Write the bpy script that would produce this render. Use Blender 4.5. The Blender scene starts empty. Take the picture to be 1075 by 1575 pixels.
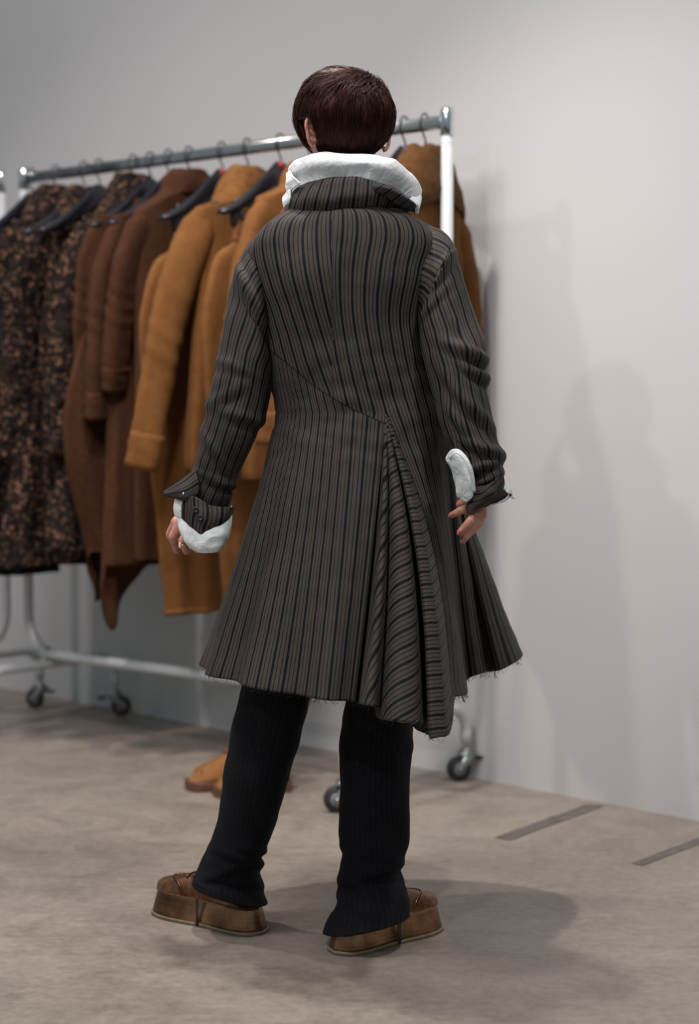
import bpy, bmesh, math, random
import numpy as np
from mathutils import Vector, Matrix, noise
random.seed(7); np.random.seed(7)
PI = math.pi
C = bpy.context.scene.collection
S = bpy.context.scene

# ------------------------------------------------------------------ camera
F, CH = 2700.0, 1.065            # focal length in pixels (1075x1575), camera height
PITCH = math.atan(151.5 / F); SP, CP = math.sin(PITCH), math.cos(PITCH)
cd = bpy.data.cameras.new('camera'); cam = bpy.data.objects.new('camera', cd); C.objects.link(cam)
cam.location = (0, 0, CH); cam.rotation_euler = (PI/2 - PITCH, 0, 0)
cd.sensor_fit = 'VERTICAL'; cd.sensor_height = 36; cd.sensor_width = 36
cd.lens = F / 1575 * 36
cd.dof.use_dof = True; cd.dof.focus_distance = 3.42; cd.dof.aperture_fstop = 2.3
S.camera = cam
# ------------------------------------------------------------------ world, lights, exposure
w = bpy.data.worlds.new('world'); S.world = w; w.use_nodes = True
w.node_tree.nodes['Background'].inputs[0].default_value = (0.80, 0.95, 1.0, 1)
w.node_tree.nodes['Background'].inputs[1].default_value = 0.26
def spot(name, loc, target, watts, col, size=0.05, angle=90, blend=0.6):
    l = bpy.data.lights.new(name, 'SPOT'); l.energy = watts; l.color = col
    l.shadow_soft_size = size; l.spot_size = math.radians(angle); l.spot_blend = blend
    o = bpy.data.objects.new(name, l); C.objects.link(o); o.location = loc
    o.rotation_euler = (Vector(target) - Vector(loc)).to_track_quat('-Z', 'Y').to_euler(); return o
def area(name, loc, target, watts, col, sx, sy):
    l = bpy.data.lights.new(name, 'AREA'); l.energy = watts; l.color = col
    l.shape = 'RECTANGLE'; l.size = sx; l.size_y = sy
    o = bpy.data.objects.new(name, l); C.objects.link(o); o.location = loc
    o.rotation_euler = (Vector(target) - Vector(loc)).to_track_quat('-Z', 'Y').to_euler(); return o
spot('key_spot', (-1.8, 0.3, 3.15), (0.62, 4.0, 0.95), 115, (1.0, 0.95, 0.92), 0.05, 42, 0.9)
spot('overhead_spot', (-.32, 3.88, 3.7), (0, 3.95, 0), 215, (1.0, 0.93, 0.87), 0.06, 84, 0.6)
spot('right_spot', (1.1, 2.6, 3.5), (-0.25, 3.6, 0), 150, (1.0, 0.93, 0.88), 0.08, 76, 0.7)
spot('left_overhead_spot', (-1.9, 4.5, 3.6), (-1.6, 4.9, 0), 150, (1.0, 0.88, 0.84), 0.08, 110, 0.7)
area('left_wall_fill', (-1.3, 2.4, 3.6), (-1.2, 6.0, 1.9), 85, (1.0, 0.90, 0.89), 1.2, 0.8)  # added warm fill light, brightens the upper left wall; no real fixture
S.view_settings.view_transform = 'Standard'; S.view_settings.look = 'None'
S.view_settings.gamma = 1; S.view_settings.use_curve_mapping = False
S.view_settings.exposure = 0.0

# ------------------------------------------------------------------ helpers
def U(x, y, Y):                                   # world point at depth Y seen at photo pixel x, y
    u = (x - 537.5) / F; v = (787.5 - y) / F
    t = Y / (CP + SP * v)
    return np.array([u * t, Y, CH + (-SP + CP * v) * t])
def G(x, y):                                      # floor point
    u = (x - 537.5) / F; v = (787.5 - y) / F
    t = -CH / (-SP + CP * v)
    return np.array([u * t, (CP + SP * v) * t, 0.0])
def crn(keys, vals, x):                           # smooth interpolation through irregular keys
    keys = np.asarray(keys, float); vals = np.asarray(vals, float)
    if vals.ndim == 1: vals = vals[:, None]; flat = True
    else: flat = False
    x = np.clip(np.asarray(x, float), keys[0], keys[-1])
    m = np.zeros_like(vals); d = np.diff(vals, axis=0) / np.diff(keys)[:, None]
    m[0] = d[0]; m[-1] = d[-1]; m[1:-1] = (d[:-1] + d[1:]) / 2
    i = np.clip(np.searchsorted(keys, x, side='right') - 1, 0, len(keys) - 2)
    h = (keys[i+1] - keys[i]); s = ((x - keys[i]) / h)[:, None]; h = h[:, None]
    r = ((2*s**3 - 3*s**2 + 1) * vals[i] + (s**3 - 2*s**2 + s) * h * m[i]
         + (-2*s**3 + 3*s**2) * vals[i+1] + (s**3 - s**2) * h * m[i+1])
    return r[:, 0] if flat else r
def cr(vals, n):
    return crn(np.arange(len(vals)), vals, np.linspace(0, len(vals) - 1, n))
def patch(ctrl, nv, nu):                          # ctrl [row][col] -> 3D, returns (nv,nu,3)
    c = np.array([[np.asarray(p, float) for p in r] for r in ctrl])
    a = np.stack([cr(c[i], nu) for i in range(c.shape[0])])
    out = np.zeros((nv, nu, 3))
    for j in range(nu): out[:, j] = cr(a[:, j], nv)
    return out
def pxpatch(ctrl, nv, nu): return patch([[U(*p) for p in r] for r in ctrl], nv, nu)
def link(name, me, mat=None, parent=None, smooth=True, stuff=False):
    o = bpy.data.objects.new(name, me); C.objects.link(o)
    if mat: me.materials.append(mat)
    if smooth: me.polygons.foreach_set('use_smooth', [True] * len(me.polygons))
    if parent: o.parent = parent
    if stuff: o['kind'] = 'stuff'
    return o
PRESS = [False]
def press(P):                                      # cloth that reaches the wall is pressed flat against it
    d = (W0 - P) @ wn
    e = np.where(d < .06, .014 + .046*np.exp(np.minimum(0, (d-.06))/.046), d)
    return P + (d-e)[..., None]*wn
def gridmesh(name, P, mat=None, parent=None, closed=False, attrs=None, solid=0.0, caps=False, origin=None):
    if PRESS[0]: P = press(P)
    R, K = P.shape[:2]
    V = P.reshape(-1, 3)
    i = np.arange((R-1)); j = np.arange(K if closed else K-1)
    I, J = np.meshgrid(i, j, indexing='ij'); J2 = (J+1) % K
    f = np.stack([I*K+J, I*K+J2, (I+1)*K+J2, (I+1)*K+J], -1).reshape(-1, 4).tolist()
    if caps:
        f.append(list(range(K))[::-1]); f.append([(R-1)*K+k for k in range(K)])
    me = bpy.data.meshes.new(name); me.from_pydata(V.tolist(), [], f); me.update()
    if attrs:
        for k, a in attrs.items():
            at = me.attributes.new(k, 'FLOAT', 'POINT'); at.data.foreach_set('value', np.asarray(a, float).reshape(-1))
    o = link(name, me, mat, parent)
    if solid:
        m = o.modifiers.new('solid', 'SOLIDIFY'); m.thickness = abs(solid); m.offset = -1 if solid > 0 else 1
    return o
def tag(o, label, cat, group=None):
    o['label'] = label; o['category'] = cat
    if group: o['group'] = group
    return o
def empty(name, loc, label, cat, group=None):
    o = bpy.data.objects.new(name, None); C.objects.link(o); o.location = loc; o.empty_display_size = .05
    return tag(o, label, cat, group)
def adopt(root):                                  # keep children where they were modelled (world coordinates)
    bpy.context.view_layer.update()
    for c in root.children: c.matrix_parent_inverse = root.matrix_world.inverted()
def tube_pts(path, rad, seg=12, ref=None):
    P = np.array(path, float); n = len(P)
    T = np.gradient(P, axis=0); T /= np.linalg.norm(T, axis=1)[:, None]
    rad = np.broadcast_to(np.asarray(rad, float), (n,)) if np.ndim(rad) < 2 else rad
    up = np.array(ref if ref is not None else ([0, 0, 1] if abs(T[0][2]) < .9 else [1, 0, 0]), float)
    out = np.zeros((n, seg, 3)); a = np.linspace(0, 2*PI, seg, endpoint=False)
    N = up - T[0]*np.dot(up, T[0]); N /= np.linalg.norm(N)
    for i in range(n):
        N = N - T[i]*np.dot(N, T[i]); N /= np.linalg.norm(N); B = np.cross(T[i], N)
        out[i] = P[i] + rad[i]*(np.cos(a)[:, None]*N + np.sin(a)[:, None]*B)
    return out
def tube(name, path, rad, mat, parent=None, seg=12, caps=True):
    return gridmesh(name, tube_pts(path, rad, seg), mat, parent, closed=True, caps=caps)
def fnoise(P, scale, seed=0.0):
    P = np.asarray(P); sh = P.shape[:-1]
    return np.array([noise.noise(Vector((p[0]*scale+seed, p[1]*scale, p[2]*scale+seed))) for p in P.reshape(-1, 3)]).reshape(sh)
def gnormals(P, closed=False):
    if closed:
        dj = np.roll(P, -1, 1) - np.roll(P, 1, 1)
    else: dj = np.gradient(P, axis=1)
    di = np.gradient(P, axis=0)
    n = np.cross(dj, di); n /= (np.linalg.norm(n, axis=-1)[..., None] + 1e-12); return n
def joinmesh(name, grids, mat, parent=None, stuff=False, closed=True, caps=True):
    V = []; Fc = []
    for P in grids:
        b = len(V); R, K = P.shape[:2]; V += P.reshape(-1, 3).tolist()
        for i in range(R-1):
            for j in range(K if closed else K-1):
                Fc.append((b+i*K+j, b+i*K+(j+1) % K, b+(i+1)*K+(j+1) % K, b+(i+1)*K+j))
        if caps and closed:
            Fc.append(tuple(b+k for k in range(K))[::-1]); Fc.append(tuple(b+(R-1)*K+k for k in range(K)))
    me = bpy.data.meshes.new(name); me.from_pydata(V, [], Fc); me.update()
    return link(name, me, mat, parent, stuff=stuff)
def boxmesh(name, c, sx, sy, sz, mat, parent=None, rot=0, bevel=0.0):
    bm = bmesh.new(); bmesh.ops.create_cube(bm, size=1)
    for v in bm.verts: v.co = Vector((v.co.x*sx, v.co.y*sy, v.co.z*sz))
    if bevel: bmesh.ops.bevel(bm, geom=bm.edges[:], offset=bevel, segments=2, affect='EDGES')
    bmesh.ops.rotate(bm, verts=bm.verts, matrix=Matrix.Rotation(rot, 3, 'Z'))
    bmesh.ops.translate(bm, verts=bm.verts, vec=Vector(c))
    me = bpy.data.meshes.new(name); bm.to_mesh(me); bm.free()
    return link(name, me, mat, parent, smooth=False)

# ------------------------------------------------------------------ materials
class NT:
    def __init__(s, name):
        s.m = bpy.data.materials.new(name); s.m.use_nodes = True; s.t = s.m.node_tree; s.N = s.t.nodes
        s.b = s.N['Principled BSDF']
    def n(s, typ, **kw):
        x = s.N.new(typ)
        for k, v in kw.items(): setattr(x, k, v)
        return x
    def l(s, a, b): s.t.links.new(a, b)
    def math(s, op, a, b=None, c=None):
        x = s.n('ShaderNodeMath', operation=op)
        for i, v in enumerate((a, b, c)):
            if v is None: continue
            if isinstance(v, (int, float)): x.inputs[i].default_value = v
            else: s.l(v, x.inputs[i])
        return x.outputs[0]
    def noise(s, scale, detail=3, vec=None, rough=.5, dist=0):
        x = s.n('ShaderNodeTexNoise'); x.inputs['Scale'].default_value = scale; x.inputs['Detail'].default_value = detail
        x.inputs['Roughness'].default_value = rough; x.inputs['Distortion'].default_value = dist
        if vec is None: vec = s.pos()
        s.l(vec, x.inputs['Vector']); return x.outputs['Fac']
    def pos(s):
        if not hasattr(s, '_p'): s._p = s.n('ShaderNodeTexCoord').outputs['Object']
        return s._p
    def map(s, scale, vec=None, rot=(0,0,0)):
        x = s.n('ShaderNodeMapping'); x.inputs['Scale'].default_value = scale; x.inputs['Rotation'].default_value = rot
        s.l(vec or s.pos(), x.inputs['Vector']); return x.outputs[0]
    def ramp(s, f, stops):
        x = s.n('ShaderNodeValToRGB'); e = x.color_ramp.elements
        while len(e) < len(stops): e.new(.5)
        for k, (p, c) in enumerate(stops):
            e[k].position = p; e[k].color = (*c, 1) if len(c) == 3 else c
        s.l(f, x.inputs[0]); return x.outputs[0]
    def mix(s, f, a, b, mode='MIX'):
        x = s.n('ShaderNodeMix', data_type='RGBA', blend_type=mode)
        for k, v in ((0, f), (6, a), (7, b)):
            if isinstance(v, (int, float)): x.inputs[k].default_value = v
            elif isinstance(v, tuple): x.inputs[k].default_value = (*v, 1)
            else: s.l(v, x.inputs[k])
        return x.outputs[2]
    def col(s, c):
        if isinstance(c, tuple): s.b.inputs['Base Color'].default_value = (*c, 1)
        else: s.l(c, s.b.inputs['Base Color'])
    def set(s, **k):
        for a, v in k.items():
            i = s.b.inputs[a.replace('_', ' ')]
            if isinstance(v, (int, float, tuple)): i.default_value = v
            else: s.l(v, i)
    def bump(s, h, strength=.3, dist=.002):
        x = s.n('ShaderNodeBump'); x.inputs['Strength'].default_value = strength; x.inputs['Distance'].default_value = dist
        s.l(h, x.inputs['Height']); s.l(x.outputs[0], s.b.inputs['Normal'])
def simple(name, col, rough=.5, metal=0, nscale=0, namt=.15, bump=0, **k):
    t = NT(name)
    if nscale:
        f = t.noise(nscale, 4); a = tuple(c*(1-namt) for c in col); b = tuple(min(1, c*(1+namt)) for c in col)
        t.col(t.ramp(f, [(.3, a), (.7, b)]))
        if bump: t.bump(f, bump, .001)
    else: t.col(col)
    t.set(Roughness=rough, Metallic=metal, **k); return t.m

M = {}
t = NT('wall_paint'); f = t.noise(1.3, 4); f2 = t.noise(180, 3)
t.col(t.ramp(f, [(.3, (.525, .527, .532)), (.7, (.55, .552, .558))])); t.set(Roughness=.75); t.bump(f2, .05, .001); M['wall'] = t.m
# concrete
t = NT('polished_concrete')
a = t.noise(1.1, 6, rough=.62, dist=.4); b = t.noise(6, 8, rough=.7, dist=.6); c = t.noise(45, 6, rough=.7); d = t.noise(.6, 3)
base = t.ramp(a, [(.30, (.165, .137, .113)), (.5, (.25, .212, .178)), (.72, (.335, .29, .25))])
base = t.mix(.45, base, t.ramp(b, [(.35, (.15, .125, .104)), (.62, (.35, .30, .26))]))
base = t.mix(.22, base, t.ramp(c, [(.35, (.12, .10, .084)), (.6, (.37, .33, .29))]))
scr = t.noise(1, 5, vec=t.map((1.2, 34, 1), rot=(0, 0, .62)), rough=.6)
base = t.mix(t.ramp(scr, [(.55, (0, 0, 0)), (.8, (.35, .35, .35))]), base, (.12, .105, .09))
cr_ = t.n('ShaderNodeTexVoronoi', feature='DISTANCE_TO_EDGE'); cr_.inputs['Scale'].default_value = .9
wv = t.n('ShaderNodeVectorMath', operation='ADD'); nn = t.n('ShaderNodeTexNoise'); nn.inputs['Scale'].default_value = 3
t.l(t.pos(), nn.inputs['Vector']); t.l(t.pos(), wv.inputs[0]); t.l(nn.outputs['Color'], wv.inputs[1]); t.l(wv.outputs[0], cr_.inputs['Vector'])
t.col(base); t.set(Roughness=t.ramp(b, [(.3, (.36,)*3), (.7, (.55,)*3)])); t.b.inputs['Specular IOR Level'].default_value = .5
t.bump(c, .12, .002); M['floor'] = t.m
M['patch'] = simple('old_joint_filler', (.115, .10, .088), .55, nscale=25, namt=.35)
M['chrome'] = simple('brushed_chrome', (.50, .51, .52), .22, 1, 60, .05)
M['cap'] = simple('polished_chrome', (.72, .76, .77), .14, 1)
M['white'] = simple('white_powder_coat', (.55, .59, .61), .35, 0, 30, .03)
M['black'] = simple('black_hanger_plastic', (.018, .018, .026), .2, 0, 40, .1)
M['rubber'] = simple('black_caster_rubber', (.02, .02, .022), .6, 0, 50, .2)
M['zinc'] = simple('zinc_caster_fork', (.42, .47, .47), .3, .9, 40, .1)
M['hub'] = simple('grey_wheel_hub', (.22, .22, .24), .5, 0, 40, .1)
M['wire'] = simple('steel_hook_wire', (.075, .078, .075), .35, .8)
M['redtab'] = simple('red_size_tab', (.45, .02, .03), .4)
M['bluetab'] = simple('blue_size_tab', (.03, .06, .5), .4)
def leopard():
    t = NT('leopard_knit')
    nn = t.n('ShaderNodeTexNoise'); nn.inputs['Scale'].default_value = 38; nn.inputs['Detail'].default_value = 3
    t.l(t.pos(), nn.inputs['Vector'])
    sc = t.n('ShaderNodeVectorMath', operation='SCALE'); t.l(nn.outputs['Color'], sc.inputs[0]); sc.inputs['Scale'].default_value = .028
    ad = t.n('ShaderNodeVectorMath', operation='ADD'); t.l(t.pos(), ad.inputs[0]); t.l(sc.outputs[0], ad.inputs[1])
    v = t.n('ShaderNodeTexVoronoi'); v.inputs['Scale'].default_value = 62; t.l(ad.outputs[0], v.inputs['Vector'])
    f2 = t.noise(26, 3); big = t.noise(5, 2)
    c = t.ramp(v.outputs['Distance'], [(.10, (.30, .165, .10)), (.30, (.17, .090, .056)), (.46, (.032, .019, .014)), (.66, (.010, .008, .008))])
    c = t.mix(t.ramp(f2, [(.46, (0,)*3), (.60, (.85,)*3)]), c, (.014, .010, .010))
    c = t.mix(t.ramp(big, [(.45, (0,)*3), (.65, (.35,)*3)]), c, (.02, .016, .015))
    t.col(c); t.set(Roughness=.9); t.bump(t.noise(70, 5, rough=.7), .9, .006)
    t.b.inputs['Specular IOR Level'].default_value = .15; return t.m
M['leopard'] = leopard()
def cloth(name, dark, light, scale, rough=.9, sheen=.3, bumps=.3, flecks=None, tint=(1, 1, 1)):
    t = NT(name); f = t.noise(scale, 6, rough=.65); g = t.noise(7, 4, rough=.6)
    c = t.ramp(f, [(.3, dark), (.7, light)]); c = t.mix(.4, c, t.ramp(g, [(.3, dark), (.7, light)]))
    if flecks:
        h = t.noise(150, 2); c = t.mix(t.ramp(h, [(.66, (0,)*3), (.74, (1,)*3)]), c, flecks)
    t.col(c); t.set(Roughness=rough); t.b.inputs['Sheen Weight'].default_value = sheen*.25; t.b.inputs['Specular IOR Level'].default_value = .2
    t.b.inputs['Sheen Roughness'].default_value = .4; t.b.inputs['Sheen Tint'].default_value = (*tint, 1)
    t.bump(f, bumps, .002); return t.m
M['wool'] = cloth('rust_brown_wool', (.036, .0135, .0065), (.084, .034, .0155), 90, flecks=(.20, .075, .02), tint=(1, .6, .4), sheen=.15)
M['wool_dark'] = cloth('dark_brown_wool', (.010, .005, .004), (.022, .011, .007), 90, sheen=.05)
M['suede'] = cloth('tan_suede', (.125, .050, .0135), (.215, .090, .026), 25, tint=(1, .7, .4), sheen=.2, bumps=.15)
M['suede2'] = cloth('dark_tan_suede', (.085, .032, .008), (.145, .056, .014), 25, tint=(1, .7, .4), sheen=.15, bumps=.15)
M['fur'] = cloth('tan_short_fur', (.085, .036, .010), (.27, .12, .035), 55, tint=(1, .8, .5), sheen=.3, bumps=.8)
M['fur2'] = cloth('dark_tan_fur', (.045, .020, .006), (.13, .058, .018), 40, tint=(1, .8, .5), sheen=.2, bumps=.8)
M['blackcloth'] = cloth('black_lining_cloth', (.006, .006, .007), (.014, .014, .016), 60, sheen=.05)
M['navy'] = None
t = NT('skin'); f = t.noise(60, 3); t.col(t.ramp(f, [(.3, (.50, .22, .165)), (.7, (.60, .29, .225))])); t.set(Roughness=.5)
t.b.inputs['Subsurface Weight'].default_value = .15; t.b.inputs['Subsurface Radius'].default_value = (.01, .004, .002); t.b.inputs['Subsurface Scale'].default_value = .5
M['skin'] = t.m
M['nail'] = simple('fingernail', (.42, .13, .12), .25)
M['eye'] = simple('eye_white', (.7, .68, .66), .2); M['iris'] = simple('brown_iris', (.05, .02, .01), .2)
t = NT('dark_auburn_hair'); f = t.noise(1, 4, vec=t.map((90, 90, 14)), rough=.7)
t.col(t.ramp(f, [(.3, (.008, .0030, .0030)), (.55, (.026, .0085, .0080)), (.78, (.085, .026, .022))])); t.set(Roughness=.42); t.b.inputs['Specular IOR Level'].default_value = .35; t.b.inputs['Specular Tint'].default_value = (1, .62, .55, 1)
M['hair'] = t.m
t = NT('white_cotton'); f = t.noise(500, 2); t.col((.74, .78, .80)); t.set(Roughness=.85); t.bump(t.math('ADD', t.math('MULTIPLY', f, .05), t.math('ABSOLUTE', t.math('SUBTRACT', t.noise(26, 4, dist=1.2), .5))), .55, .010)

M['cotton'] = t.m
t = NT('bronze_leather'); v = t.n('ShaderNodeTexVoronoi', feature='DISTANCE_TO_EDGE'); v.inputs['Scale'].default_value = 90; t.l(t.pos(), v.inputs['Vector'])
f = t.noise(22, 6, rough=.7); t.col(t.ramp(f, [(.3, (.050, .022, .012)), (.55, (.21, .10, .052)), (.75, (.42, .22, .12))]))
t.set(Metallic=.75, Roughness=t.ramp(f, [(.3, (.5,)*3), (.7, (.3,)*3)])); t.bump(v.outputs[0], .35, .002); M['bronze'] = t.m
t = NT('bronze_platform'); f = t.noise(1, 3, vec=t.map((1.5, 1.5, 330)), rough=.5); g = t.noise(13, 3, rough=.55)
t.col(t.mix(.18, t.ramp(g, [(.32, (.06, .028, .015)), (.5, (.19, .098, .052)), (.68, (.44, .25, .14))]), t.ramp(f, [(.3, (.03, .015, .01)), (.7, (.50, .28, .16))])))
t.set(Metallic=.9, Roughness=t.ramp(g, [(.3, (.38,)*3), (.7, (.2,)*3)])); t.bump(f, .35, .0015); M['bronze_band'] = t.m
M['outsole'] = simple('beige_outsole', (.24, .19, .12), .6, 0, 80, .2)
M['thread'] = simple('dark_thread', (.02, .018, .02), .8)
M['palethread'] = simple('pale_frayed_thread', (.25, .22, .20), .8)
M['gold'] = simple('gold', (.75, .42, .12), .2, 1); M['pearl'] = simple('pearl_stone', (.75, .7, .62), .15)
M['button'] = simple('dark_horn_button', (.022, .022, .034), .25, 0, 100, .3)
M['stud'] = simple('silver_stud', (.8, .8, .8), .2, 1)
M['nubuck'] = cloth('wheat_nubuck', (.19, .085, .028), (.30, .14, .05), 45, tint=(1, .8, .6), sheen=.2, bumps=.2)
M['bootsole'] = simple('brown_boot_sole', (.115, .045, .028), .6, 0, 60, .25)
M['lace'] = simple('boot_lace', (.20, .10, .045), .8, 0, 200, .3)

t = NT('striped_suiting')
sa = t.n('ShaderNodeAttribute', attribute_name='sa').outputs['Fac']; sb = t.n('ShaderNodeAttribute', attribute_name='sb').outputs['Fac']
sd = t.n('ShaderNodeAttribute', attribute_name='sd').outputs['Fac']
isA = t.math('GREATER_THAN', sd, 0.0)
u = t.math('ADD', t.math('MULTIPLY', sa, isA), t.math('MULTIPLY', sb, t.math('SUBTRACT', 1.0, isA)))
pp = t.math('PINGPONG', u, 0.5)
wide = t.ramp(pp, [(.385, (0,)*3), (.41, (1,)*3)]); thin = t.ramp(t.math('ABSOLUTE', t.math('SUBTRACT', pp, .167)), [(.026, (1,)*3), (.044, (0,)*3)])
f = t.noise(420, 3, rough=.7); f2 = t.noise(1, 3, vec=t.map((300, 300, 1500)), rough=.6); g = t.noise(9, 4)
c = t.mix(.5, t.ramp(f, [(.3, (.034, .029, .0265)), (.7, (.078, .067, .061))]), t.ramp(f2, [(.3, (.038, .0325, .030)), (.7, (.071, .061, .056))]))
c = t.mix(.3, c, t.ramp(g, [(.35, (.040, .0345, .0315)), (.65, (.068, .0585, .0535))]))
c = t.mix(thin, c, (.006, .0055, .006)); c = t.mix(wide, c, (.0016, .0018, .0048))
seam = t.math('LESS_THAN', t.math('ABSOLUTE', sd), 0.0014)
c = t.mix(t.math('MULTIPLY', seam, .8), c, (.006, .006, .008))
t.col(c); t.set(Roughness=.7); t.b.inputs['Sheen Weight'].default_value = .03; t.b.inputs['Sheen Roughness'].default_value = .4
t.b.inputs['Specular IOR Level'].default_value = .16
hsum = t.math('ADD', t.math('MULTIPLY', f, .4), t.math('MULTIPLY', t.noise(28, 3), 1.6)); t.bump(hsum, .35, .0016); M['stripe'] = t.m
t = NT('navy_pinstripe'); sa = t.n('ShaderNodeAttribute', attribute_name='sa').outputs['Fac']; pp = t.math('PINGPONG', sa, .5)
f = t.noise(300, 3); c = t.ramp(f, [(.3, (.0036, .0042, .0068)), (.7, (.0075, .0085, .0125))])
c = t.mix(t.ramp(pp, [(.05, (1,)*3), (.12, (0,)*3)]), c, (.0015, .0015, .003)); t.col(c); t.set(Roughness=.85); t.b.inputs['Specular IOR Level'].default_value = .2
t.bump(t.noise(25, 3), .3, .002); M['navy'] = t.m

# ------------------------------------------------------------------ setting
# wall runs diagonally behind the rack: through W0 (photo right) and W1 (photo left)
W0 = G(1075, 1263); W1 = G(0, 1057)
wd = (W1 - W0) / np.linalg.norm(W1 - W0); wn = np.array([-wd[1], wd[0], 0]);
if wn[1] < 0: wn = -wn
A = W0 - wd*4.0; B = W1 + wd*5.0
def prism(name, quad, h0, h1, mat):
    v = [(q[0], q[1], h0) for q in quad] + [(q[0], q[1], h1) for q in quad]
    me = bpy.data.meshes.new(name); me.from_pydata(v, [], [(0, 3, 2, 1), (4, 5, 6, 7), (0, 1, 5, 4), (1, 2, 6, 5), (2, 3, 7, 6), (3, 0, 4, 7)])
    me.update(); o = link(name, me, mat, smooth=False); o['kind'] = 'structure'; return o
prism('wall_back', [A, A + wn*.15, B + wn*.15, B], 0, 4.6, M['wall'])
prism('floor', [A - wn*11, A, B, B - wn*11], -.1, 0, M['floor'])
# filled saw cuts in the slab
fl = bpy.data.objects['floor']
def strip(a, b, wdt, name='joint_filler'):
    a = G(*a); b = G(*b); d = b - a; d /= np.linalg.norm(d); n = np.array([-d[1], d[0], 0])*wdt/2; L = np.linalg.norm(b-a)
    pts = []; 
    for i in range(15):
        p = a + d*L*i/14; pts.append([p - n*(1+.18*random.random()) + [0, 0, .0012], p + n*(1+.18*random.random()) + [0, 0, .0012]])
    return gridmesh(name, np.array(pts), M['patch'], fl)
strip((772, 1291), (918, 1238), .045); strip((980, 1330), (1085, 1290), .03)

# ------------------------------------------------------------------ garment racks
UR = U(688, 165, 4.815)*[1, 1, 0]; UL = U(37, 257, 5.976)*[1, 1, 0]
RL = np.linalg.norm(UL-UR); r = (UL-UR)/RL; n = np.array([-r[1], r[0], 0.])
if n[1] > 0: n = -n                                # n points towards the camera side
Zv = np.array([0, 0, 1.])
BARZ = 1.856
def arc_corner(p, d0, d1, R, k=8):                 # rounded corner at p from direction d0 to d1
    a = p - d0*R; c = a + d1*R; out = []
    for i in range(k+1):
        th = PI/2*i/k; out.append(c - d1*R*math.cos(th) + d0*R*math.sin(th))
    return out
def caster(parent, p, yaw, brake=False):
    c = [];  d = np.array([math.cos(yaw), math.sin(yaw), 0]); s = np.array([-d[1], d[0], 0])
    wc = p + d*.022 + Zv*.036
    def disc(name, rad, hw, mat, par, rim=.004):
        prof = [(0.002, -hw), (rad-rim, -hw), (rad, -hw+rim), (rad, hw-rim), (rad-rim, hw), (0.002, hw)]
        a = np.linspace(0, 2*PI, 28, endpoint=False)
        P = np.array([[wc + (d*math.cos(x)+Zv*math.sin(x))*q[0] + s*q[1] for x in a] for q in prof])
        return gridmesh(name, P, mat, par, closed=True, caps=True)
    wheel = disc('caster', .036, .011, M['rubber'], parent)
    disc('wheel_hub', .021, .0125, M['hub'], wheel); disc('axle', .007, .019, M['zinc'], wheel)
    pl = []
    for q in (-.015, .015):
        prof = [(-.020, .078, .016), (-.008, .074, .018), (.010, .05, .014), (.024, .026, .009)]
        g = []
        for (dx, zz, hw) in prof:
            cpt = p + d*dx + Zv*zz + s*q
            g.append([cpt - d*hw - s*.0015, cpt + d*hw - s*.0015, cpt + d*hw + s*.0015, cpt - d*hw + s*.0015])
        pl.append(np.array(g))
    top = np.array([[p + d*x*.024 + s*y*.018 + Zv*z for x, y in ((-1, -1), (1, -1), (1, 1), (-1, 1))] for z in (.074, .084)])
    pl.append(top); pl.append(tube_pts([p+Zv*.082, p+Zv*.118], .011, 14))
    pl.append(tube_pts([p+Zv*.086, p+Zv*.094], .019, 16))
    joinmesh('fork', pl, M['zinc'], wheel)
    if brake:
        b0 = p - d*.03 + Zv*.066
        joinmesh('brake_lever', [np.array([[b0 + d*x + s*y + Zv*z for y, z in ((-.012, -.004), (.012, -.004), (.012, .004), (-.012, .004))] for x in (.0, -.022, -.03)])], M['rubber'], wheel)
    return wheel
def rack(off, label, yaws, brakes):
    a = UR + r*off; b = UL + r*off
    root = empty('garment_rack', tuple((a+b)/2), label, 'clothes rack')
    zr = .252
    path = [a + Zv*1.83, a + Zv*1.2, a+Zv*.6] + arc_corner(a + Zv*zr, -Zv, r, .13) + [a*.7+b*.3+Zv*zr, a*.3+b*.7+Zv*zr]
    e = arc_corner(b + Zv*zr, r, Zv, .13); path += e + [b+Zv*.6, b+Zv*1.2, b+Zv*1.83]
    tube('frame_tube', path, .0165, M['white'], root, 20)
    # flat oval top bar
    prof = [(math.cos(x)*.0125, math.copysign(abs(math.sin(x))**.55, math.sin(x))*.0185) for x in np.linspace(0, 2*PI, 24, endpoint=False)]
    g = np.array([[p + n*q[0] + Zv*(BARZ+q[1]) for q in prof] for p in (a - r*.0, a*.5+b*.5, b)])
    gridmesh('top_bar', g, M['chrome'], root, closed=True, caps=True)
    for p in (a, b):
        zz = [1.818, 1.820, 1.882, 1.892, 1.895]; rr = [.0175, .0195, .0195, .016, .006]
        tube('end_cap', [p + Zv*z for z in zz], rr, M['cap'], root, 24)
        tube('height_mark', [p + Zv*1.797, p + Zv*1.7975], .0168, M['wire'], root, 20)
    k = 0
    for p, sg in ((a, 1), (b, -1)):
        j = p + r*.10*sg; zf = .218
        A0 = j + n*(.31 if sg > 0 else .27); B0 = j - n*(.23 if sg > 0 else .30)
        path = [A0 + Zv*.11, A0 + Zv*.14] + arc_corner(A0 + Zv*zf, Zv, -n, .075) + arc_corner(B0 + Zv*zf, -n, -Zv, .075) + [B0 + Zv*.14, B0 + Zv*.11]
        ft = tube('foot_tube', path, .0165, M['white'], root, 18)
        tube('bolt', [j + Zv*.23, j+Zv*.276], .008, M['rubber'], ft, 10)
        for q in (A0, B0):
            caster(root, q, yaws[k], brakes[k]); k += 1
    adopt(root); return root
rack(0, 'white wheeled garment rack with chrome top bar holding the brown and leopard clothes', [PI*1.03, PI*1.1, 1.0, .15], [0, 1, 0, 1])
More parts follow.
